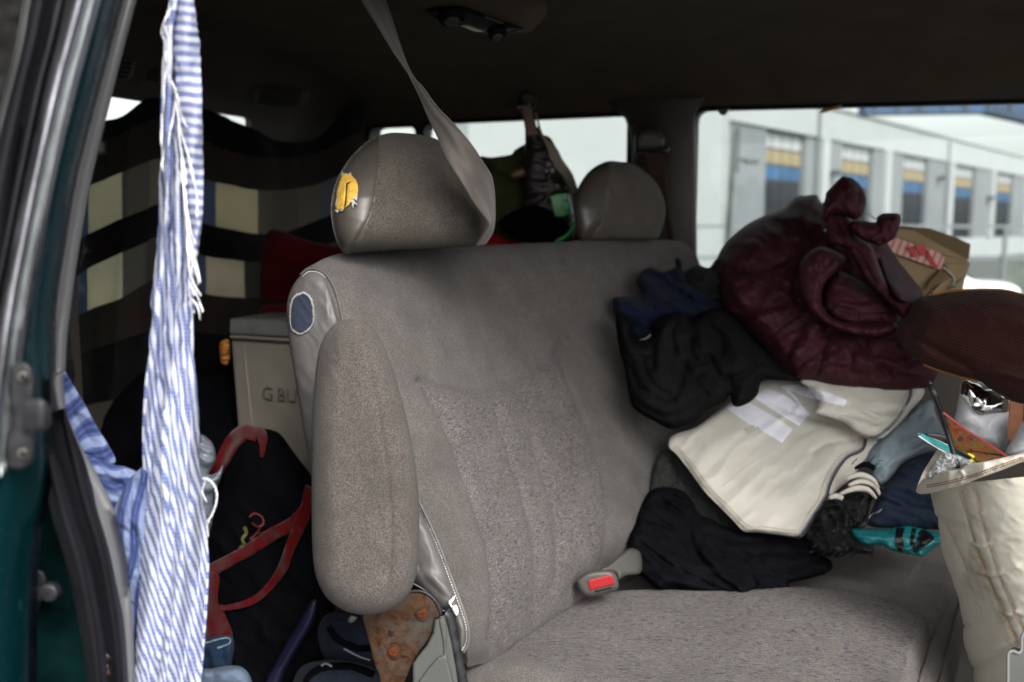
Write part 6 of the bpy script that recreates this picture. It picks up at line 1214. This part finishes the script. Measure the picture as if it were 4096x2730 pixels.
fa, fas = patch('front_fold', rows, M['scarfA'], sc, 60, 300, .0018, lambda q, uv: fold_h(q, foldsA)+wrinkle(q[:, 0], q[:, 1], .0028, 22, 8, 1.5, 15)+wrinkle(q[:, 0], q[:, 1], .0006, 9, 3, 1.2, 17), uvr=uvr)
# the returned end, cross-striped, lying over it on the right
rows = []; uvr = []
for v in np.linspace(-140, 720, 22):
    l = float(np.interp(v, [-140, 0, 60, 120, 200, 300, 400, 500, 600, 680, 720], [396, 393, 395, 400, 405, 412, 421, 432, 436, 441, 444])); r = float(np.interp(v, [-140, 0, 100, 200, 320, 420, 500, 545, 600, 650, 690, 720], [438, 445, 458, 463, 466, 467, 465, 460, 452, 447, 444, 446])); r = max(r, l+1.5)
    rows.append([(l+(r-l)*t, v, .882-.010*math.sin(math.pi*t)+.004*math.sin(v/40.+t*5)) for t in (0, .25, .5, .75, 1)]); uvr.append([(v/1568.*3.05+.004*math.sin(t*5.), t*.5) for t in (0, .25, .5, .75, 1)])
fb_, fbs = patch('returned_end', rows, M['scarfB'], sc, 26, 150, .0015, lambda q, uv: wrinkle(q[:, 0], q[:, 1], .0015, 16, 2, .3, 25), uvr=uvr)
# wide part drooping behind the pillar trim
dr1 = Z2([(255, 60), (290, 120), (330, 190), (390, 290), (450, 400), (500, 480), (530, 540), (520, 565), (470, 560), (400, 520), (330, 490), (290, 440), (240, 430), (200, 100)])
uvA = lambda q: np.stack([((q[:, 1]-784)*.85+(q[:, 0]-130)*.45)/1000*3.4+.02*np.sin(q[:, 0]/14), q[:, 0]/100.], -1)
blob('draped_part', dr1, .945, M['scarfC'], sc, .004, .002, 20, 4, folds=[(Z2([(300, 200), (340, 330), (420, 460)]), 8, -.004)], wr=[dict(amp=.004, L=22, stretch=3, th=.9, seed=2)], uv=uvA)
dr2 = Z2([(280, 440), (330, 488), (400, 520), (460, 545), (530, 570), (570, 575), (630, 600), (660, 620), (650, 700), (600, 760), (540, 800), (500, 870), (470, 830), (430, 740), (370, 620), (300, 500)])
uvB = lambda q: np.stack([((q[:, 1]-784)*1.0-(q[:, 0]-130)*.10)/1000*4.2+.018*np.sin(q[:, 0]/11), q[:, 0]/100.], -1)
blob('draped_part', dr2, .94, M['scarfC'], sc, .012, .004, 26, 4, folds=[(Z2([(330, 488), (430, 560), (520, 640), (600, 680)]), 5, -.006), (Z2([(400, 600), (500, 640), (620, 640)]), 5, -.005)], wr=[dict(amp=.007, L=18, stretch=4, th=.35, seed=5)], uv=uvB)
dr3 = Z2([(640, 590), (665, 575), (690, 640), (690, 1000), (680, 1568), (650, 1900), (560, 1900), (560, 1568), (580, 1300), (560, 1150), (540, 1020), (505, 930), (495, 880), (515, 800), (560, 690), (600, 630)])
uvC = lambda q: np.stack([((q[:, 0]-250)*.9+(q[:, 1]-1080)*.12)/1000*7.0+.03*np.sin(q[:, 1]/30), q[:, 1]/100.], -1)
blob('gathered_fold', dr3, .925, M['scarfC'], sc, .022, .01, 24, 4, folds=[(Z2([(620, 640), (590, 800), (640, 960), (630, 1300), (640, 1568)]), 4, -.010), (Z2([(540, 850), (600, 900), (620, 1050)]), 5, -.008)], wr=[dict(amp=.008, L=20, stretch=5, th=1.4, seed=6)], uv=uvC)
dr4 = [(255, 1240), (285, 1250), (300, 1350), (310, 1568), (310, 1750), (268, 1750), (275, 1500), (275, 1400)]
blob('draped_part', dr4, .96, M['scarfC'], sc, .01, .004, 14, 4, wr=[dict(amp=.006, L=16, stretch=4, th=1.4, seed=9)], uv=uvC)
# fringe: knotted threads
fr_ = [[(392, 20), (380, 45), (373, 65), (372, 82), (385, 60)], [(378, 60), (384, 80), (386, 105), (380, 130), (384, 145)], [(373, 84), (383, 110), (384, 150), (378, 190), (377, 230), (374, 262)],
 [(380, 130), (382, 160), (392, 185), (404, 210), (402, 240), (396, 280), (390, 305), (388, 330), (386, 360), (390, 408)], [(386, 170), (396, 195), (408, 225), (412, 250), (420, 275), (431, 294)], [(372, 262), (372, 300), (371, 330), (376, 345), (374, 370), (372, 380), (376, 395)],
 [(404, 235), (410, 270), (414, 300), (424, 330), (432, 355), (444, 410), (452, 445), (453, 480), (452, 500)], [(410, 275), (412, 320), (420, 370), (426, 400), (427, 425), (418, 405)], [(412, 395), (418, 420), (426, 440), (428, 470), (430, 500), (432, 540), (440, 580)],
 [(422, 430), (424, 460), (430, 490), (438, 530), (446, 555), (452, 590)], [(428, 450), (430, 500), (434, 540), (442, 570), (450, 600), (456, 630), (460, 650)], [(432, 545), (436, 580), (446, 610), (454, 640), (455, 655)], [(440, 560), (444, 590), (440, 620), (434, 648), (443, 665), (448, 680)],
 [(432, 590), (436, 625), (444, 650), (454, 668), (462, 680)], [(448, 668), (455, 685), (460, 700), (466, 715), (463, 718)], [(432, 677), (442, 690), (450, 698), (456, 712), (460, 736)], [(426, 490), (430, 540), (432, 580), (440, 600)], [(416, 350), (419, 400), (424, 450), (426, 500)]]
for i, pts in enumerate(fr_):
    n_ = len(pts); p = [P(u, v, .868-.004*math.sin(k*1.7+i)) for k, (u, v) in enumerate(pts)]
    tube('fringe_thread', p, [.0006]+[.0008+.0002*math.sin(k*2.) for k in range(n_-2)]+[.0005], M['thread'], sc, 6, 5)
lp3 = Z2([(932, 632), (950, 632), (970, 645), (988, 670), (997, 705), (993, 745), (982, 780), (968, 810), (955, 825)]); tube('loop_thread', [P(u, v, .885) for u, v in lp3], .0007, M['thread'], sc, 6, 4)
for i in range(26):
    t = i/25*(len(lp3)-1); k = min(int(t), len(lp3)-2); f_ = t-k; a_ = np.array(lp3[k])*(1-f_)+np.array(lp3[k+1])*f_
    if i % 2: disc('twist', P(*a_, .8835), (.2, -1, .2), .0011, .0009, M['thread'], sc, 8)
for pts in ([(955, 825), (962, 832), (965, 828)], [(955, 828), (952, 860), (957, 900)], [(945, 640), (930, 690), (950, 740)]): tube('loose_thread', [P(u, v, .89) for u, v in Z2(pts)], .0005, M['thread'], sc, 5, 4)
fz = Z2([(500, 1430), (490, 1480), (495, 1520), (485, 1560)])
fuzz = empty('thread_tangle', P(248, 1540, .80), 'small tuft of torn pale threads caught on the lower door seal', 'threads')
for k in range(14):
    u0, v0 = 245+random.uniform(-4, 5), 1505+k*4.6; tube('thread', [P(u0, v0, .80), P(u0+random.uniform(-7, 7), v0+random.uniform(-4, 4), .79), P(u0+random.uniform(-6, 6), v0+random.uniform(2, 9), .80)], .0004, M['seamth'] if k % 3 else M['thread'], fuzz, 5, 3)
